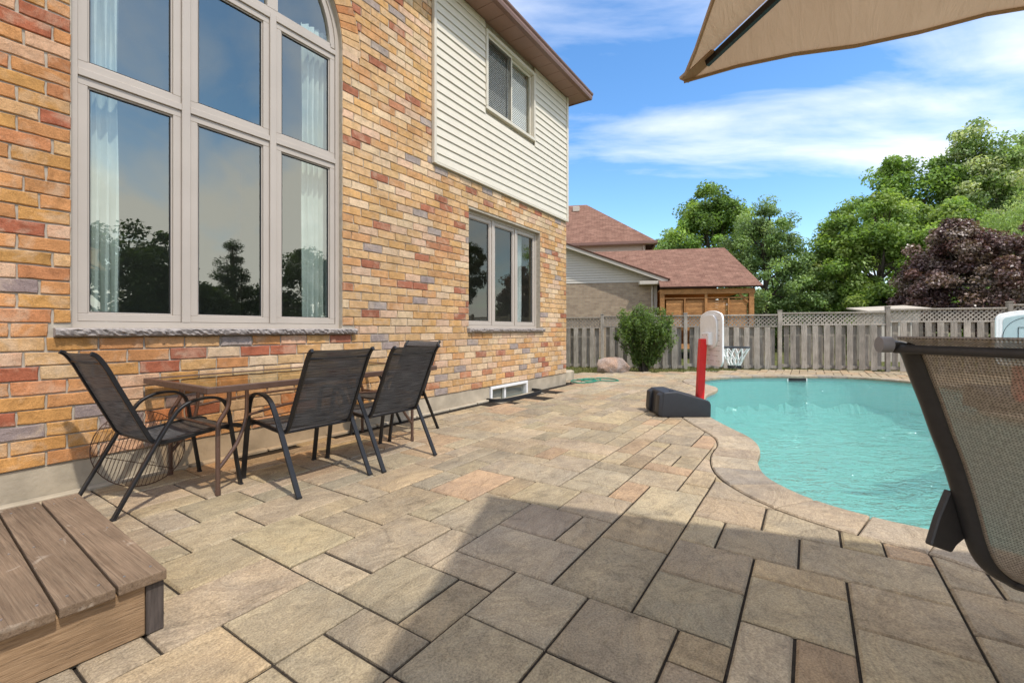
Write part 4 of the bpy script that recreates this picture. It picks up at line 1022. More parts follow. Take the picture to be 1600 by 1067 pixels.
for a, b in zip(posts[:-1], posts[1:]):
    zt = ftop((a+b)/2); zl = zt-.345; x0, x1 = a+.051, b-.051; zb = min(fbase(a), fbase(b))
    for (z, h, d) in ((zt-.02, .04, .075), (zl, .04, .072), (zb+.10, .085, .035)):
        mb = MB(); mb.box((x0, -d/2, z-h/2), (x1, d/2, z+h/2)); mb.build('rail', M['fence'], fence, bevel=.004)
    mb = MB(); z_lo, z_hi = zl+.022, zt-.042; hh = z_hi-z_lo; sp_ = .104
    q = x0-hh
    while q < x1:
        for dirn, yy in ((1, -.005), (-1, .005)):
            xa, xb = (q, q+hh) if dirn > 0 else (q+hh, q); za, zb2 = z_lo, z_hi
            if xa < x0: f_ = (x0-xa)/(xb-xa); za = z_lo+hh*f_; xa = x0
            if xb < x0: f_ = (xa-x0)/(xa-xb); zb2 = z_lo+hh*f_; xb = x0
            if xa > x1: f_ = (xa-x1)/(xa-xb); za = z_lo+hh*f_; xa = x1
            if xb > x1: f_ = (x1-xa)/(xb-xa); zb2 = z_lo+hh*f_; xb = x1
            if abs(xa-xb) > .01: mb.bar([(xa, yy, za), (xb, yy, zb2)], .008, .030, up=(0, 1, 0)) if False else mb.sweep([(xa, yy, za), (xb, yy, zb2)], [(-.015, -.0045), (.015, -.0045), (.015, .0045), (-.015, .0045)], up=(0, 1, 0))
        q += sp_
    mb.build('lattice', M['fence'], fence)
    nb = 9; pitch = (x1-x0)/nb
    for k in range(2*nb-1):
        xc = x0+pitch*.5+k*pitch/2; yy = -.040 if k % 2 == 0 else .044; wv = .140+random.uniform(-.006, .004)
        key = (round(zl-zb, 2), k % 5)
        if key not in bmesh_cache:
            mb = MB(); mb.box((-wv/2, -.008, 0), (wv/2, .008, zl-.022-zb-.03)); bmesh_cache[key] = mb.mesh('board', bevel=.003); bmesh_cache[key].materials.append(M['fence'])
        link('board', bmesh_cache[key], None, fence, (xc, yy*1.25, zb+.03+random.uniform(-.008, .004)), (random.uniform(-.004, .004), random.uniform(-.005, .005), random.uniform(-.03, .03)))

# ------------------------------------------------------------------ neighbour's house behind the fence
nh = tag(empty('neighbour_house', (18.898, 7.673, 0), R(-67.792)), 'brown-roofed brick and siding house beyond the fence with a cedar porch', 'house')
m, nt, out = new_mat('far_brick'); v = N(nt, 'ShaderNodeTexCoord').outputs['Object']
vv = N(nt, 'ShaderNodeCombineXYZ', {0: N(nt, 'ShaderNodeSeparateXYZ', {0: v}).outputs[0], 1: N(nt, 'ShaderNodeSeparateXYZ', {0: v}).outputs[2]}).outputs[0]
br = N(nt, 'ShaderNodeTexBrick', {0: vv, 1: (.40, .30, .20, 1), 2: (.30, .215, .145, 1), 3: (.34, .29, .23, 1), 'Scale': 1., 'Mortar Size': .008, 'Brick Width': .26, 'Row Height': .085})
pbsdf(nt, out, mixc(nt, 1., br.outputs[0], ramp(nt, noise(nt, v, 4, 4), [(.3, .85), (.7, 1.15)]), 'MULTIPLY'), .95, .1, normal=bump(nt, br.outputs[1], -.4, .01)); M['far_brick'] = m
M['far_siding'] = simple('far_siding', (.56, .51, .43), .6, .2, var=.05)
M['far_trim'] = simple('far_trim', (.52, .46, .38), .5, .3, var=.05)
mb = MB(); mb.box((-6.5, 0, -.3), (2.30, 6.8, 3.16)); mb.build('brick_wall', M['far_brick'], nh)
# gable with siding planks; the rake falls to the right
def rake(x): return 3.30+(2.55-x)*.383
gw = MB(); gw.prism([(-5.6, .03, 3.165), (2.28, .03, 3.165), (2.28, .03, rake(2.28)-.12), (-1.6, .03, rake(-1.6)-.12), (-5.6, .03, rake(-1.6)-.2)], (0, .15, 0)); gb = gw.build('gable_wall', M['far_siding'], nh)
for k in range(16):
    z0 = 3.17+k*.112; z1 = z0+.112
    if z0 > 4.75: break
    xe = min(2.28, 2.55-(z0+.12-3.30)/.383+.0); xe = max(xe, -5)
    mb = MB(); mb.hexa([(-5.6, -.022, z0), (xe, -.022, z0), (xe, .029, z0), (-5.6, .029, z0), (-5.6, .008, z1), (xe-.29, .008, z1), (xe-.29, .029, z1), (-5.6, .029, z1)]); mb.build('plank', M['far_siding'], gb)
mb = MB(); p0, p1 = (-2.2, rake(-2.2)), (2.72, rake(2.72))
mb.hexa([(p0[0], -.42, p0[1]-.17), (p1[0], -.42, p1[1]-.17), (p1[0], -.36, p1[1]-.17), (p0[0], -.36, p0[1]-.17), (p0[0], -.42, p0[1]-.02), (p1[0], -.42, p1[1]-.02), (p1[0], -.36, p1[1]-.02), (p0[0], -.36, p0[1]-.02)]); mb.build('rake_board', M['far_trim'], nh)
mb = MB(); mb.hexa([(p0[0], -.36, p0[1]-.15), (2.5, -.36, rake(2.5)-.15), (2.5, 0, rake(2.5)-.15), (p0[0], 0, p0[1]-.15), (p0[0], -.36, p0[1]-.13), (2.5, -.36, rake(2.5)-.13), (2.5, 0, rake(2.5)-.13), (p0[0], 0, p0[1]-.13)]); mb.build('rake_soffit', M['far_trim'], nh)
mb = MB(); mb.box((1.55, -.42, 3.02), (2.82, .0, 3.17)); mb.build('eave_return', M['far_trim'], nh, bevel=.02)
mb = MB(); mb.tube([(2.12, -.06, 3.02), (2.12, -.06, -.2)], .04, 8); mb.build('downspout', M['far_trim'], nh, smooth=True)
mb = MB(); mb.box((2.20, -.015, 0), (2.33, .10, 3.02)); mb.build('corner_trim', M['far_trim'], nh)
quad_uv('gable_roof', [[(p0[0], 3.2, p0[1]+.04), (p0[0], -.45, p0[1]+.04), (2.82, -.45, rake(2.82)+.04), (2.82, 3.2, rake(2.82)+.04)]], M['shingle'], nh, None, .06)
quad_uv('porch_roof', [[(2.34, -.95, 2.86), (6.25, -.95, 2.86), (5.80, 3.0, 5.06), (2.34, 3.0, 5.06)], [(-4., .2, 3.5), (2.34, .2, 3.5), (2.34, 3.0, 5.06), (-4., 3.0, 5.06)], [(6.25, 6.9, 2.86), (-4., 6.9, 2.86), (-4., 3.0, 5.06), (5.80, 3.0, 5.06)]], M['shingle'], nh, None, .07)
mb = MB(); mb.box((2.36, -.80, 2.56), (6.0, -.62, 2.77)); mb.build('porch_beam', M['cedar'], nh)
mb = MB(); mb.box((2.35, -.55, 2.70), (5.95, 5.5, 2.74)); mb.build('porch_ceiling', M['cedar'], nh)
for x in (2.45, 5.88):
    mb = MB(); mb.box((x-.09, -.78, 0), (x+.09, -.62, 2.56)); mb.build('porch_post', M['cedar'], nh)
    mb = MB(); mb.box((x-.09, 3.9, 0), (x+.09, 4.06, 2.70)); mb.build('porch_post', M['cedar'], nh)
mb = MB(); mb.hexa([(5.40, -.74, 2.52), (5.48, -.74, 2.56), (5.48, -.66, 2.56), (5.40, -.66, 2.52), (5.76, -.74, 2.16), (5.80, -.74, 2.24), (5.80, -.66, 2.24), (5.76, -.66, 2.16)]); mb.build('knee_brace', M['cedar'], nh)
mb = MB(); mb.box((2.55, -.74, 2.37), (5.78, -.60, 2.42)); mb.build('porch_rail', M['cedar'], nh)
px_ = [2.56, 3.34, 4.16, 5.02, 5.79]
for k in range(1, 4):
    mb = MB(); w_ = .05 if k == 2 else .03; mb.box((px_[k]-w_, -.77, 1.0), (px_[k]+w_, -.66, 2.60 if k == 2 else 2.365)); mb.build('rail_post', M['cedar'], nh)
for k in range(4):
    for z in np.arange(1.06, 2.30, .105):
        mb = MB(); mb.box((px_[k]+.055, -.695, z), (px_[k+1]-.055, -.675, z+.102)); mb.build('privacy_slat', M['cedar'], nh)
mb = MB(); mb.box((2.35, 5.42, .3), (5.95, 5.5, 2.70)); mb.build('porch_added_backing', M['cedar'], nh)  # added behind the porch so bright sky stays out of its gaps
mb = MB(); mb.box((2.4, -.6, .3), (5.9, 5.4, .5)); mb.build('porch_floor', M['cedar'], nh)
mb = MB(); mb.box((-7, 4.4, 3.0), (2.25, 12, 5.72)); mb.build('upper_wall', M['far_siding'], nh)
quad_uv('main_roof', [[(-7, 4.0, 5.72), (2.74, 4.0, 5.72), (-.95, 8.2, 8.9), (-7, 8.2, 8.9)], [(2.74, 4.0, 5.72), (2.74, 12.4, 5.72), (-.95, 8.2, 8.9)], [(2.74, 12.4, 5.72), (-7, 12.4, 5.72), (-7, 8.2, 8.9), (-.95, 8.2, 8.9)]], M['shingle'], nh, None, .08)
mb = MB(); mb.box((-7, 3.9, 5.58), (2.80, 4.03, 5.72)); mb.box((2.72, 4.03, 5.58), (2.82, 12.4, 5.72)); mb.build('main_gutter', M['brown_metal'], nh)
mb = MB(); mb.box((-7, 4.04, 5.60), (2.71, 4.39, 5.63)); mb.build('main_soffit', M['far_trim'], nh)
mb = MB(); mb.tube([(2.15, 4.3, 5.6), (2.15, 4.3, 4.6)], .05, 8); mb.build('downspout', M['far_trim'], nh, smooth=True)
mb = MB(); mb.box((-1.75, 7.35, 8.30), (-1.35, 7.7, 8.62)); mb.build('roof_vent', M['far_trim'], nh, bevel=.02)
# shed roof peeping over the fence
sh = tag(empty('garden_shed', (21.3, -2.35, 0), R(-70)), 'low shed with a pale roof peeping over the fence below the purple tree', 'shed')
mb = MB(); mb.box((-.7, -.6, -.1), (.7, .6, 1.78)); mb.build('shed_wall', M['far_siding'], sh)
quad_uv('shed_roof', [[(-.95, -.8, 1.76), (.95, -.8, 1.84), (.95, .8, 2.02), (-.95, .8, 1.94)]], M['far_trim'], sh, None, .05)

# ------------------------------------------------------------------ trees
M['leaf'] = leaf_mat('leaves', .5, .42, .35); M['leaf_dark'] = leaf_mat('dark_leaves', .38, .2, .6)
M['bark'] = wood_mat('bark', (.07, .055, .042), (.15, .125, .10), (9, 9, 1.5), rand=7)
def leaves_mesh(name, centers, crad, per, size, colr, asp=.6, up=.5, droop=0., flat=.75, cjit=.35, seed=0):
    rng = np.random.default_rng(seed); C = np.repeat(np.array(centers), per, axis=0); n = len(C); nc_ = len(centers)
    cr = np.repeat(np.array(crad), per)
    d = rng.normal(size=(n, 3)); d /= np.linalg.norm(d, axis=1)[:, None]; rad = rng.random(n)**(1/2.2)
    off = d*rad[:, None]*cr[:, None]; off[:, 2] *= flat
    p = C+off; p[:, 2] -= droop*rng.random(n)*cr
    nr = d*.55+rng.normal(size=(n, 3))*.55+np.array([0, -.12, up]); nr /= np.linalg.norm(nr, axis=1)[:, None]
    t = rng.normal(size=(n, 3)); t[:, 2] -= droop*2; t -= nr*np.sum(t*nr, axis=1)[:, None]; t /= np.linalg.norm(t, axis=1)[:, None]; b = np.cross(nr, t)
    s = size*(.6+.8*rng.random(n)); L = t*s[:, None]; W = b*(s*asp)[:, None]; fold = nr*(s*.16)[:, None]
    V = np.stack([p-L, p+W*.9+fold-L*.1, p+L, p-W*.9+fold-L*.1], axis=1).reshape(-1, 3)
    F = np.arange(4*n).reshape(-1, 4)
    me = bpy.data.meshes.new(name); me.vertices.add(4*n); me.vertices.foreach_set('co', V.astype(np.float32).ravel())
    me.loops.add(4*n); me.loops.foreach_set('vertex_index', F.astype(np.int32).ravel()); me.polygons.add(n); me.polygons.foreach_set('loop_start', (np.arange(n)*4).astype(np.int32)); me.update()
    pal = np.array(colr); ci = rng.integers(0, len(pal), nc_); base = pal[np.repeat(ci, per)]
    alt = pal[rng.integers(0, len(pal), n)]; mixk = rng.random(n)[:, None]*.6; cc = base*(1-mixk)+alt*mixk
    k = 1+rng.uniform(-cjit, cjit, n); kc = np.repeat(1+rng.uniform(-.22, .22, nc_), per); cc = cc*(k*kc)[:, None]
    colattr(me, np.repeat(np.concatenate([cc, np.ones((n, 1))], 1), 4, axis=0)); me.validate(); return me
def make_tree(name, label, base, lobes, colr, ncl, per, size, crad, cat='tree', asp=.6, up=.5, droop=0., trunk_r=.16, seed=1, leaf='leaf', group=None, lean=0., fork=.35, shell=.55):
    rnd = random.Random(seed); x, y = base; zb = lawn_z(x, y) if x < 17 else 0
    root = tag(empty(name, (x, y, zb)), label, cat, group)
    vol = [a[3]*a[4]*a[5] for a in lobes]; tot = sum(v_**.67 for v_ in vol); cent = []; rads = []
    for a, v_ in zip(lobes, vol):
        for _ in range(max(3, int(ncl*v_**.67/tot))):
            while True:
                d = Vector((rnd.gauss(0, 1), rnd.gauss(0, 1), rnd.gauss(0, 1)))
                if d.length > .1: break
            d.normalize(); r = rnd.uniform(shell, 1.0)*(1+rnd.uniform(-.12, .16))
            p = (a[0]+d.x*a[3]*r, a[1]+d.y*a[4]*r, a[2]+d.z*a[5]*r)
            cent.append(p); rads.append(crad*rnd.uniform(.6, 1.35))
    me = leaves_mesh(name+'_crown', cent, [r_*1.15 for r_ in rads], int(per*1.5), size*.78, colr, asp, up, droop, seed=seed); link('crown', me, M[leaf], root)
    top = max(a[2] for a in lobes); mb = MB(); cz = sum(a[2] for a in lobes)/len(lobes)
    cxm = sum(a[0] for a in lobes)/len(lobes); cym = sum(a[1] for a in lobes)/len(lobes)
    tp = smooth_path([(0, 0, -.1), (.03, -.02, top*.22), (cxm*.3+.05, cym*.3, top*.5), (cxm*.7, cym*.7, top*.8), (cxm, cym, top*1.02)], 4)
    mb.tube(tp, trunk_r, 9, scale=[1.15-.95*k/(len(tp)-1) for k in range(len(tp))])
    for a in lobes:
        for q in range(3):
            s = tp[int(len(tp)*rnd.uniform(fork, .75))]; e = Vector((a[0]+rnd.uniform(-.6, .6)*a[3], a[1]+rnd.uniform(-.6, .6)*a[4], a[2]+rnd.uniform(-.2, .7)*a[5]))
            md = (s+e)/2+Vector((rnd.uniform(-.2, .2), rnd.uniform(-.2, .2), -.1)); pp = smooth_path([s, md, e], 3)
            mb.tube(pp, trunk_r*.42, 6, scale=[1-.8*k/(len(pp)-1) for k in range(len(pp))])
    mb.build('trunk', M['bark'], root, smooth=True); return root
def lobes_rand(n, w, z0, z1, seed, lr=(.4, .6), taper=.5):
    rnd = random.Random(seed); out = [(0, 0, (z0+z1)/2, w*.62, w*.62, (z1-z0)*.42)]
    for k in range(n):
        t = (k+.5)/n; z = z0+(z1-z0)*(.08+.86*t); f = math.sin(math.pi*min(max(.12+.80*t**taper, 0), 1))
        a = k*2.4+rnd.uniform(-.4, .4); r = w*(.62*f)*rnd.uniform(.75, 1.1); s = w*rnd.uniform(*lr)*(.65+.45*f)
        out.append((r*math.cos(a), r*math.sin(a), z, s, s, s*.8))
    return out
G_MAPLE = [(0.186, 0.3, 0.072), (0.248, 0.375, 0.087), (0.135, 0.222, 0.059), (0.323, 0.444, 0.102)]
G_DARK = [(0.199, 0.3, 0.109), (0.274, 0.394, 0.145), (0.145, 0.22, 0.087), (0.347, 0.441, 0.199)]
G_LIME = [(0.222, 0.342, 0.076), (0.302, 0.415, 0.109), (0.16, 0.252, 0.066), (0.351, 0.445, 0.13)]
G_PALE = [(0.335, 0.462, 0.155), (0.434, 0.564, 0.217), (0.233, 0.335, 0.115), (0.514, 0.6, 0.283)]
G_SHADE = [(.045, .075, .024), (.06, .098, .03), (.032, .055, .018)]  # shaded side of the mirrored trees, put into the leaf colour
G_POP = [(0.27, 0.378, 0.133), (0.378, 0.498, 0.203), (0.163, 0.245, 0.081), (0.511, 0.54, 0.322)]
G_PURP = [(0.128, 0.071, 0.064), (0.187, 0.097, 0.084), (0.085, 0.048, 0.051), (0.255, 0.168, 0.135), (0.322, 0.245, 0.199)]
TG = 'trees beyond the fence'
make_tree('maple_tree', 'round mid-green maple rising behind the brown porch roof', (35.6, 6.0), [(0,0,8.0,2.6,2.6,2.6),(-.5,1.9,7.2,1.5,1.5,1.2),(.2,-1.9,8.4,1.5,1.5,1.5),(0,.3,10.0,1.7,1.7,1.5),(0,2.6,6.2,1.1,1.1,.7),(.3,-.9,9.4,1.4,1.4,1.3),(0,1.2,9.0,1.3,1.3,1.1),(0,0,5.6,2.6,2.6,1.2)], G_MAPLE, 150, 190, .13, .62, seed=11, group=TG)
make_tree('broadleaf_tree', 'tall dark grey-green tree at the right end of the brown porch roof', (27.6, 1.95), [(0,0,3.2,2.1,2.1,2.8),(0,.5,5.4,1.6,1.6,1.7),(0,-.4,6.4,1.1,1.1,1.5),(0,.9,6.6,.7,.7,.9),(.2,-1.4,4.6,1.1,1.1,1.2),(0,1.4,4.4,1.0,1.0,1.3),(0,-1.5,2.4,1.3,1.3,1.6),(0,1.3,2.0,1.2,1.2,1.6),(0,-.1,7.3,.5,.5,.7)], G_DARK, 230, 170, .085, .42, seed=12, group=TG, asp=.55)
make_tree('young_tree', 'low loose green tree filling the gap left of the lime-green tree', (31.5, -.7), [(0,0,3.0,1.7,1.7,2.6),(0,.7,4.7,.9,.9,1.0),(0,-.8,5.0,.9,.9,1.2),(0,-.2,6.0,.6,.6,.7),(0,1.4,2.4,1.0,1.0,1.6)], G_POP, 130, 150, .10, .45, seed=13, group=TG)
make_tree('lime_tree', 'bright lime-green maple in front of the darker trees', (28.2, -2.95), [(0,0,3.6,2.2,2.2,2.6),(0,.3,6.0,1.5,1.5,1.4),(0,0,7.0,.9,.9,.9),(0,-1.6,5.0,1.4,1.4,1.0),(0,1.5,5.2,1.2,1.2,1.1),(0,1.7,3.2,1.2,1.2,1.3),(0,-1.6,3.2,1.2,1.2,1.2),(0,.6,2.0,2.0,2.0,1.4),(0,2.0,6.3,.45,.45,.5)], G_LIME, 210, 180, .105, .46, seed=14, group=TG, up=.7)
make_tree('maple_tree', 'tall green maple with bushy tops standing behind the lime-green tree', (50, -6.7), [(0,.8,13.2,1.8,1.8,2.2),(0,-2.0,12.4,1.5,1.5,1.9),(0,2.9,11.0,1.7,1.7,1.7),(0,0,9.0,3.6,3.6,3.0),(0,-2.8,9.4,2,2,2),(0,.8,15.0,.9,.9,.8),(0,-2.0,14.2,.8,.8,.7)], G_MAPLE, 150, 170, .17, .85, seed=15, group=TG)
make_tree('poplar_tree', 'tall shimmering poplar that is the highest tree on the right', (50.5, -11.3), [(0,0,9.0,2.8,2.8,5.5),(0,.6,13.8,1.8,1.8,2.6),(0,-1.2,13.0,1.7,1.7,2.6),(0,.3,16.2,1.0,1.0,1.3),(0,1.9,11.0,1.4,1.4,2.0),(0,-2.2,10.4,1.4,1.4,2.2)], G_POP, 230, 160, .13, .72, seed=16, group=TG, asp=.8)
make_tree('poplar_tree', 'tall poplar at the right edge of the photo behind the willow', (54.5, -16.2), [(0,0,10.0,3.0,3.0,5.5),(0,.7,14.8,1.7,1.7,2.6),(0,-1.2,14.0,1.7,1.7,2.6),(0,.5,17.0,1.0,1.0,1.2),(0,2.0,11.5,1.5,1.5,2.2)], G_POP, 200, 150, .14, .75, seed=17, group=TG, asp=.8)
make_tree('willow_tree', 'soft pale green willow at the right edge of the photo', (40.5, -10.8), [(0,0,5.2,3.2,3.2,3.2),(0,1.8,5.8,1.9,1.9,2.0),(0,-1.6,7.4,2.4,2.4,2.0),(0,2.6,3.8,1.6,1.6,2.2),(0,-3.4,8.2,2.0,2.0,1.8),(0,.2,7.6,1.6,1.6,1.4)], G_PALE, 260, 210, .12, .62, seed=18, group=TG, asp=.22, droop=.7, up=.25)
make_tree('purple_tree', 'dark purple-leaved maple just behind the fence on the right', (24.7, -5.35), [(0,0,2.6,2.3,2.3,1.9),(0,.4,4.3,1.3,1.3,.9),(0,.55,5.0,.55,.55,.5),(0,-1.4,3.9,1.2,1.2,1.0),(0,1.5,3.2,.8,.8,.9),(0,-2.3,2.6,1.1,1.1,1.3),(0,1.3,2.0,1.0,1.0,1.2),(0,-1.6,4.6,.5,.5,.4)], G_PURP, 330, 210, .066, .34, seed=19, group=TG, asp=.75, leaf='leaf_dark')
make_tree('yellow_green_tree', 'yellow-green rounded tree between the tall maple and the poplar', (42.5, -7.1), [(0,0,7.0,2.5,2.5,2.2),(0,1.2,8.8,1.5,1.5,1.2),(0,-1.3,8.4,1.5,1.5,1.3),(0,0,4.0,2.4,2.4,2.4)], G_LIME, 130, 170, .15, .7, seed=20, group=TG)
make_tree('shrub_tree', 'small dark tree peeping out beside the upper roof of the neighbouring house', (38, 10.6), [(0,0,6.0,2.2,2.2,2.2),(0,-1.0,7.4,1.0,1.0,.9)], G_DARK, 50, 150, .14, .6, seed=21, group=TG)
make_tree('hedge_tree', 'dense green foliage low behind the fence between the porch and the purple tree', (33, 1.6), [(0,0,2.2,1.8,1.8,2.2),(0,-2.4,2.0,1.8,1.8,2.2),(0,2.2,2.0,1.6,1.6,2.0)], G_DARK, 130, 150, .12, .55, seed=22, group=TG)
make_tree('hedge_tree', 'dense green foliage low behind the fence at the right edge of the photo', (32, -9.3), [(0,0,2.0,2.2,2.2,2.2),(0,-2.6,2.2,2.0,2.0,2.4),(0,2.8,1.9,1.8,1.8,2.0)], G_MAPLE, 130, 150, .12, .55, seed=23, group=TG)
# garden trees on the far side of the pool, seen mirrored in the window glass
RG_ = 'trees mirrored in the windows'
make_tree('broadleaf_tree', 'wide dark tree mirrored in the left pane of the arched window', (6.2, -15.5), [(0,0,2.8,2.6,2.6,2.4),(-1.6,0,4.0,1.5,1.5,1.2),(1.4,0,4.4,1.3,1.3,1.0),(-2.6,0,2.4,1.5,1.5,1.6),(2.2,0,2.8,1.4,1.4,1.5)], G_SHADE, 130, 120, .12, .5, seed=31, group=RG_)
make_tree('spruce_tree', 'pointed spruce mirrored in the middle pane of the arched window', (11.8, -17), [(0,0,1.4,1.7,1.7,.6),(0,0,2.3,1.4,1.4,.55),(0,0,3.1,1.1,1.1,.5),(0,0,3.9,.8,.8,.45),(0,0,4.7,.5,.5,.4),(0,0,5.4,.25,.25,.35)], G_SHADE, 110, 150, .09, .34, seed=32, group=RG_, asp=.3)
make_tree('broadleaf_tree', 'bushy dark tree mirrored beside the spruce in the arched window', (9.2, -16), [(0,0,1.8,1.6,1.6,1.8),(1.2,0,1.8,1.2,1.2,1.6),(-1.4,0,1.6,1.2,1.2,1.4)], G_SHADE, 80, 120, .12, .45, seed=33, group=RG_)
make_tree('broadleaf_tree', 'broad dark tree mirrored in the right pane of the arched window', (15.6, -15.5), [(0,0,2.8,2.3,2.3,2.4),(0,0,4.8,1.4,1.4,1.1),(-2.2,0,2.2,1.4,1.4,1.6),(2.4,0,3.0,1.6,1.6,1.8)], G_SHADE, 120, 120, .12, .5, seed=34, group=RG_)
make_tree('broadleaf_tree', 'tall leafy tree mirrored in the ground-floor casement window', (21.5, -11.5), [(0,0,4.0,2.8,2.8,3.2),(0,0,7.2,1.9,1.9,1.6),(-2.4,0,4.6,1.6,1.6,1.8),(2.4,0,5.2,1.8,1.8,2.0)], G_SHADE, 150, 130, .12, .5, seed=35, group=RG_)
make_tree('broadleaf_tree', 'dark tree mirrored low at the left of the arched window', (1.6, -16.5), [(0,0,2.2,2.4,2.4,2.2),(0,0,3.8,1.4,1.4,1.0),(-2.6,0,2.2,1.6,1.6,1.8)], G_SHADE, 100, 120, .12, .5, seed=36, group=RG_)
# shrub before the fence
def make_shrub():
    x, y = 12.50, 3.86; rnd = random.Random(4); zb = lawn_z(x, y)
    root = tag(empty('green_shrub', (x, y, zb)), 'bushy upright green shrub in front of the fence beside the boulder', 'shrub'); cent = []; rads = []; mb = MB()
    for k in range(70):
        a = rnd.uniform(0, 2*math.pi); sp = rnd.random()**.6*.95; h = (1.15+.80*rnd.random())*(1-.28*sp*sp)
        e = Vector((math.cos(a)*sp*.86, math.sin(a)*sp*.86, h)); s0 = Vector((math.cos(a)*.07, math.sin(a)*.07, 0)); md = Vector((e.x*.42, e.y*.42, h*.45))
        pp = smooth_path([s0, md, e], 6); mb.tube(pp, .016, 5, scale=[1-.75*j/(len(pp)-1) for j in range(len(pp))])
        for p in pp[4:]:
            cent.append(tuple(p+Vector((rnd.uniform(-.05, .05), rnd.uniform(-.05, .05), rnd.uniform(-.03, .06))))); rads.append(.12*rnd.uniform(.7, 1.3))
    link('crown', leaves_mesh('shrub_crown', cent, rads, 42, .036, [(.11,.175,.045),(.15,.23,.055),(.075,.125,.03),(.20,.28,.075)], .42, .6, flat=1.2, seed=3), M['leaf'], root)
    mb.build('stems', M['bark'], root, smooth=True)
make_shrub()
# grass along the fence
m, nt, out = new_mat('grass_blades'); pbsdf(nt, out, srccol(nt, 'attr'), .8, .2); M['grass'] = m
gv, gf, gc = [], [], []
rnd = random.Random(9)
fA, fU = Vector((15.43, -1.72)), Vector((-.2422, .9702))
cnt = 0
while cnt < 9000:
    t = rnd.uniform(-5, 9.5); dist = rnd.uniform(-.25, 2.6); q = fA+fU*t; x = q.x-fU.y*dist; y = q.y+fU.x*dist
    if inside((x, y), PATIO) or x < 8.6: 
        cnt += .02; continue
    z = lawn_z(x, y); a = rnd.uniform(0, 6.28); h = rnd.uniform(.03, .085); b = len(gv); lx, ly = rnd.uniform(-.03, .03), rnd.uniform(-.03, .03)
    dx, dy = math.cos(a)*.007, math.sin(a)*.007
    gv += [(x-dx, y-dy, z), (x+dx, y+dy, z), (x+lx, y+ly, z+h)]; gf.append((b, b+1, b+2))
    k = rnd.uniform(.7, 1.3); cc = (.13*k, .15*k, .04*k, 1) if rnd.random() < .65 else (.26*k, .22*k, .09*k, 1); gc += [cc]*3; cnt += 1
me = bpy.data.meshes.new('grass'); me.from_pydata(gv, [], gf); colattr(me, gc); tag(link('grass', me, M['grass']), 'thin strip of dry green grass along the foot of the fence', 'grass', kind='stuff')

# ------------------------------------------------------------------ parasol
m, nt, out = new_mat('parasol_canvas'); v = pos(nt); n1 = noise(nt, v, 2.4, 4); n2 = noise(nt, v, 420, 2)
c = mixc(nt, ramp(nt, n1, [(.3, 0), (.7, 1)]), (.46, .33, .215), (.52, .385, .26))
wr = noise(nt, N(nt, 'ShaderNodeMapping', {0: v, 2: (0, 0, R(20)), 3: (2., 9., 2.)}).outputs[0], 2.2, 4, .6, .6)
nrm = bump(nt, mth(nt, 'ADD', wr, mth(nt, 'MULTIPLY', n2, .05)), .30, .03)
d_ = N(nt, 'ShaderNodeBsdfDiffuse', {0: c, 'Normal': nrm}); t_ = N(nt, 'ShaderNodeBsdfTranslucent', {0: c, 'Normal': nrm}); mx = N(nt, 'ShaderNodeMixShader', {0: .30, 1: d_.outputs[0], 2: t_.outputs[0]})
nt.links.new(mx.outputs[0], out.inputs[0]); M['canvas'] = m
par = empty('parasol', (0, 0, 0)); tip = Vector((2.04, .455, 2.185)); ea = Vector((-.935, -.355, 0)).normalized(); eb = Vector((.275, -.961, 0)).normalized(); S = 2.75
corners = [tip, tip+ea*S, tip+ea*S+eb*S, tip+eb*S]; ctr = tip+(ea+eb)*S/2+Vector((0, 0, .62))
par.location = (ctr.x, ctr.y, 0); PI_ = Matrix.Translation((-ctr.x, -ctr.y, 0)); tag(par, 'tan canvas parasol whose corner reaches into the sky at the upper right', 'parasol')
def pa(mb, name, m, **k):
    o = mb.build(name, m, par, **k); o.matrix_parent_inverse = PI_; return o
for k in range(4):
    a, b = corners[k], corners[(k+1) % 4]; mb = MB(); rows = 10; cols = 14
    for j in range(rows+1):
        t = j/rows
        for i in range(cols+1):
            s = i/cols; e = a.lerp(b, s); p = ctr.lerp(e, t); sag = .10*math.sin(math.pi*t)*math.sin(math.pi*s)*t+.012*math.sin(s*23+k)*t**6
            inn_ = .07*4*s*(1-s)*t**3
            p = p+(ctr-e).normalized()*inn_ - Vector((0, 0, sag)); mb.v.append(tuple(p))
    for j in range(rows):
        for i in range(cols): q = j*(cols+1)+i; mb.f.append((q, q+1, q+cols+2, q+cols+1))
    o = pa(mb, 'canopy_panel', M['canvas'], smooth=True, fix=False)
    hem = [Vector(v_) for v_ in mb.v[-(cols+1):]]; mb = MB(); mb.sweep(hem, [(-.004, -.010), (.004, -.010), (.004, .010), (-.004, .010)]); pa(mb, 'hem', M['canvas'])
    off = Vector((0, 0, -.028)); d0 = (ctr-a).normalized(); mb = MB(); mb.bar([tuple(a+d0*.12+off), tuple(ctr+off)], .018, .026); pa(mb, 'rib', M['black_metal'])
    mb = MB(); d1 = (ctr-a).normalized(); mb.bar([tuple(a+d1*.0+Vector((0, 0, -.006))), tuple(a+d1*.16+Vector((0, 0, -.012)))], .055, .012); pa(mb, 'corner_pocket', M['canvas'])
mb = MB(); mb.tube([(ctr.x, ctr.y, .02), (ctr.x, ctr.y, ctr.z+.05)], .024, 12); pa(mb, 'pole', M['black_metal'], smooth=True)
mb = MB(); mb.tube([(ctr.x, ctr.y, .004), (ctr.x, ctr.y, .06)], .28, 24); pa(mb, 'base', M['black_metal'], bevel=.01)

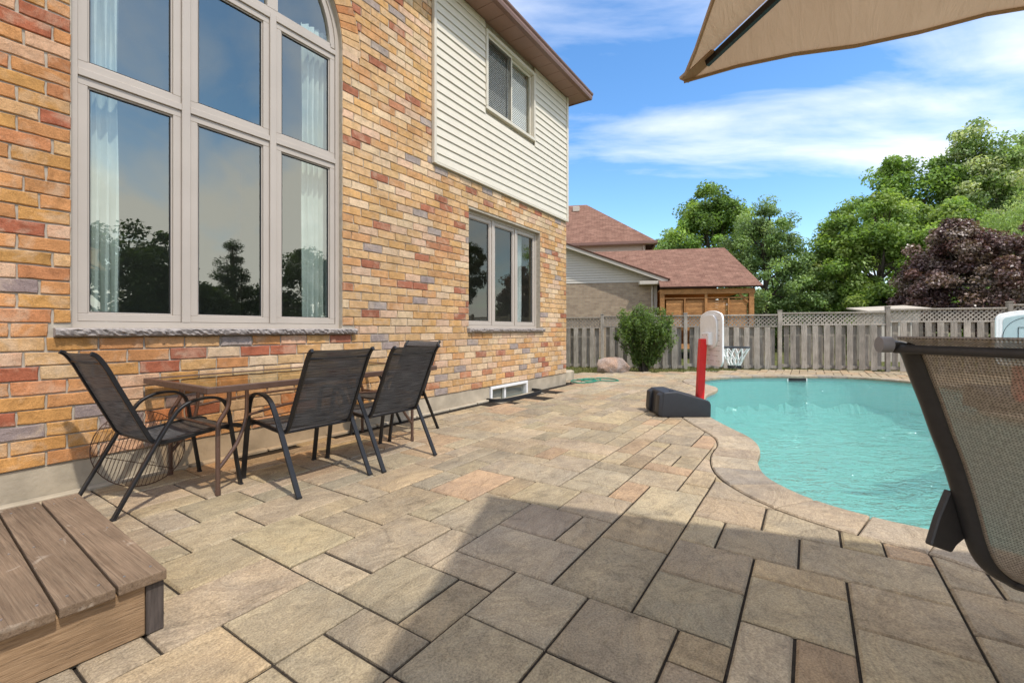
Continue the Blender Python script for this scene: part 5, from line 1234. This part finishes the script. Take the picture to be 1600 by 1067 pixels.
# ------------------------------------------------------------------ brown sling recliner at the right edge
vdir = (FW*.243+RT*.97).normalized(); bdir = (FW*-.97+RT*.243).normalized(); org = FW*1.27+RT*1.068
lc = empty('sling_recliner', (org.x, org.y, 0)); LI = Matrix.Translation((-org.x, -org.y, 0)); tag(lc, 'brown mesh sling chair seen from behind at the right edge beside the pool', 'chair')
def LP(s, t, z): p = org+vdir*s+bdir*t; return Vector((p.x, p.y, z))
def la(o): o.matrix_parent_inverse = LI; return o
RS = [(-.012, 1.058), (.030, 1.054), (.070, 1.030), (.106, .962), (.146, .885), (.186, .800), (.226, .722), (.258, .650), (.294, .556), (.330, .462), (.365, .405), (.412, .366), (.467, .335), (.54, .305), (.70, .30), (.90, .335), (1.0, .35)]
rp = smooth_path([(s, 0, z) for s, z in RS], 5); CWD = .56
for t in (0, CWD):
    mb = MB(); sc_ = [.62+.38*min(k/12, 1) for k in range(len(rp))]
    n_ = 12; mb.sweep([LP(p.x, t, p.z) for p in rp], [(.017*math.cos(2*math.pi*j/n_), .026*math.sin(2*math.pi*j/n_)) for j in range(n_)], up=tuple(bdir), scale=sc_)
    la(mb.build('side_rail', M['lounge_metal'], lc, smooth=True))
    mb = MB(); mb.tube([LP(-.030, t-(.012 if t == 0 else -.012), 1.058), LP(-.004, t, 1.058)], .0225, 14); la(mb.build('end_cap', M['cap'], lc, smooth=True))
    sgn = -1 if t == 0 else 1
    mb = MB(); pl = [(.262, .62), (.215, .54), (.182, .462), (.268, .430), (.283, .446), (.292, .452), (.330, .470), (.300, .56)]
    mb.prism([LP(s, t+sgn*.020, z) for s, z in pl], bdir*(sgn*.020)); la(mb.build('arm_bracket', M['lounge_metal'], lc, bevel=.004))
    mb = MB(); mb.tube([LP(.352, t-sgn*.02, .443), LP(.352, t+sgn*-.034, .443)], .008, 8); la(mb.build('bolt', M['steel'], lc, smooth=True))
    lg = smooth_path([LP(.72, t+sgn*.05, 0), LP(.78, t+sgn*.05, .30), LP(.84, t+sgn*.05, .55), LP(.95, t+sgn*.05, .60), LP(1.20, t+sgn*.05, .58), LP(1.26, t+sgn*.05, .40), LP(1.30, t+sgn*.05, 0)], 5)
    mb = MB(); mb.tube(lg, .017, 10, up=tuple(bdir)); la(mb.build('arm_leg', M['lounge_metal'], lc, smooth=True))
for s_, z_, e_ in ((.012, 1.046, 0), (.47, .33, 0), (.95, .33, .05)):
    mb = MB(); mb.tube([LP(s_, -e_, z_), LP(s_, CWD+e_, z_)], .0125, 10); la(mb.build('crossbar', M['lounge_metal'], lc, smooth=True))
for t in (.021, CWD-.021):
    mb = MB(); mb.tube([LP(p.x+.010, t, p.z) for p in rp if p.x > .02 and p.x < .47], .0085, 8, up=tuple(bdir)); la(mb.build('sling_edge', M['sling_edge'], lc, smooth=True))
bk = [p for p in rp if p.x > .0 and p.x < .45 and p.z > .35]
rows = []
for p in [Vector((-.020, 0, 1.066)), Vector((-.004, 0, 1.070))]+bk:
    rows.append([LP(p.x+.004-.03*0+.018*(1-(2*k/10-1)**2)*(-1 if p.z < 1.03 else 0), .014+(CWD-.028)*k/10, p.z+.012*(0 if p.z < 1.03 else 1)) for k in range(11)])
la(strip_uv('back_sling', rows, M['lounge_sling'], lc))
rows = [[LP(p.x, .014+(CWD-.028)*k/10, p.z+.01) for k in range(11)] for p in rp if p.x >= .45]
la(strip_uv('seat_sling', rows, M['lounge_sling'], lc))
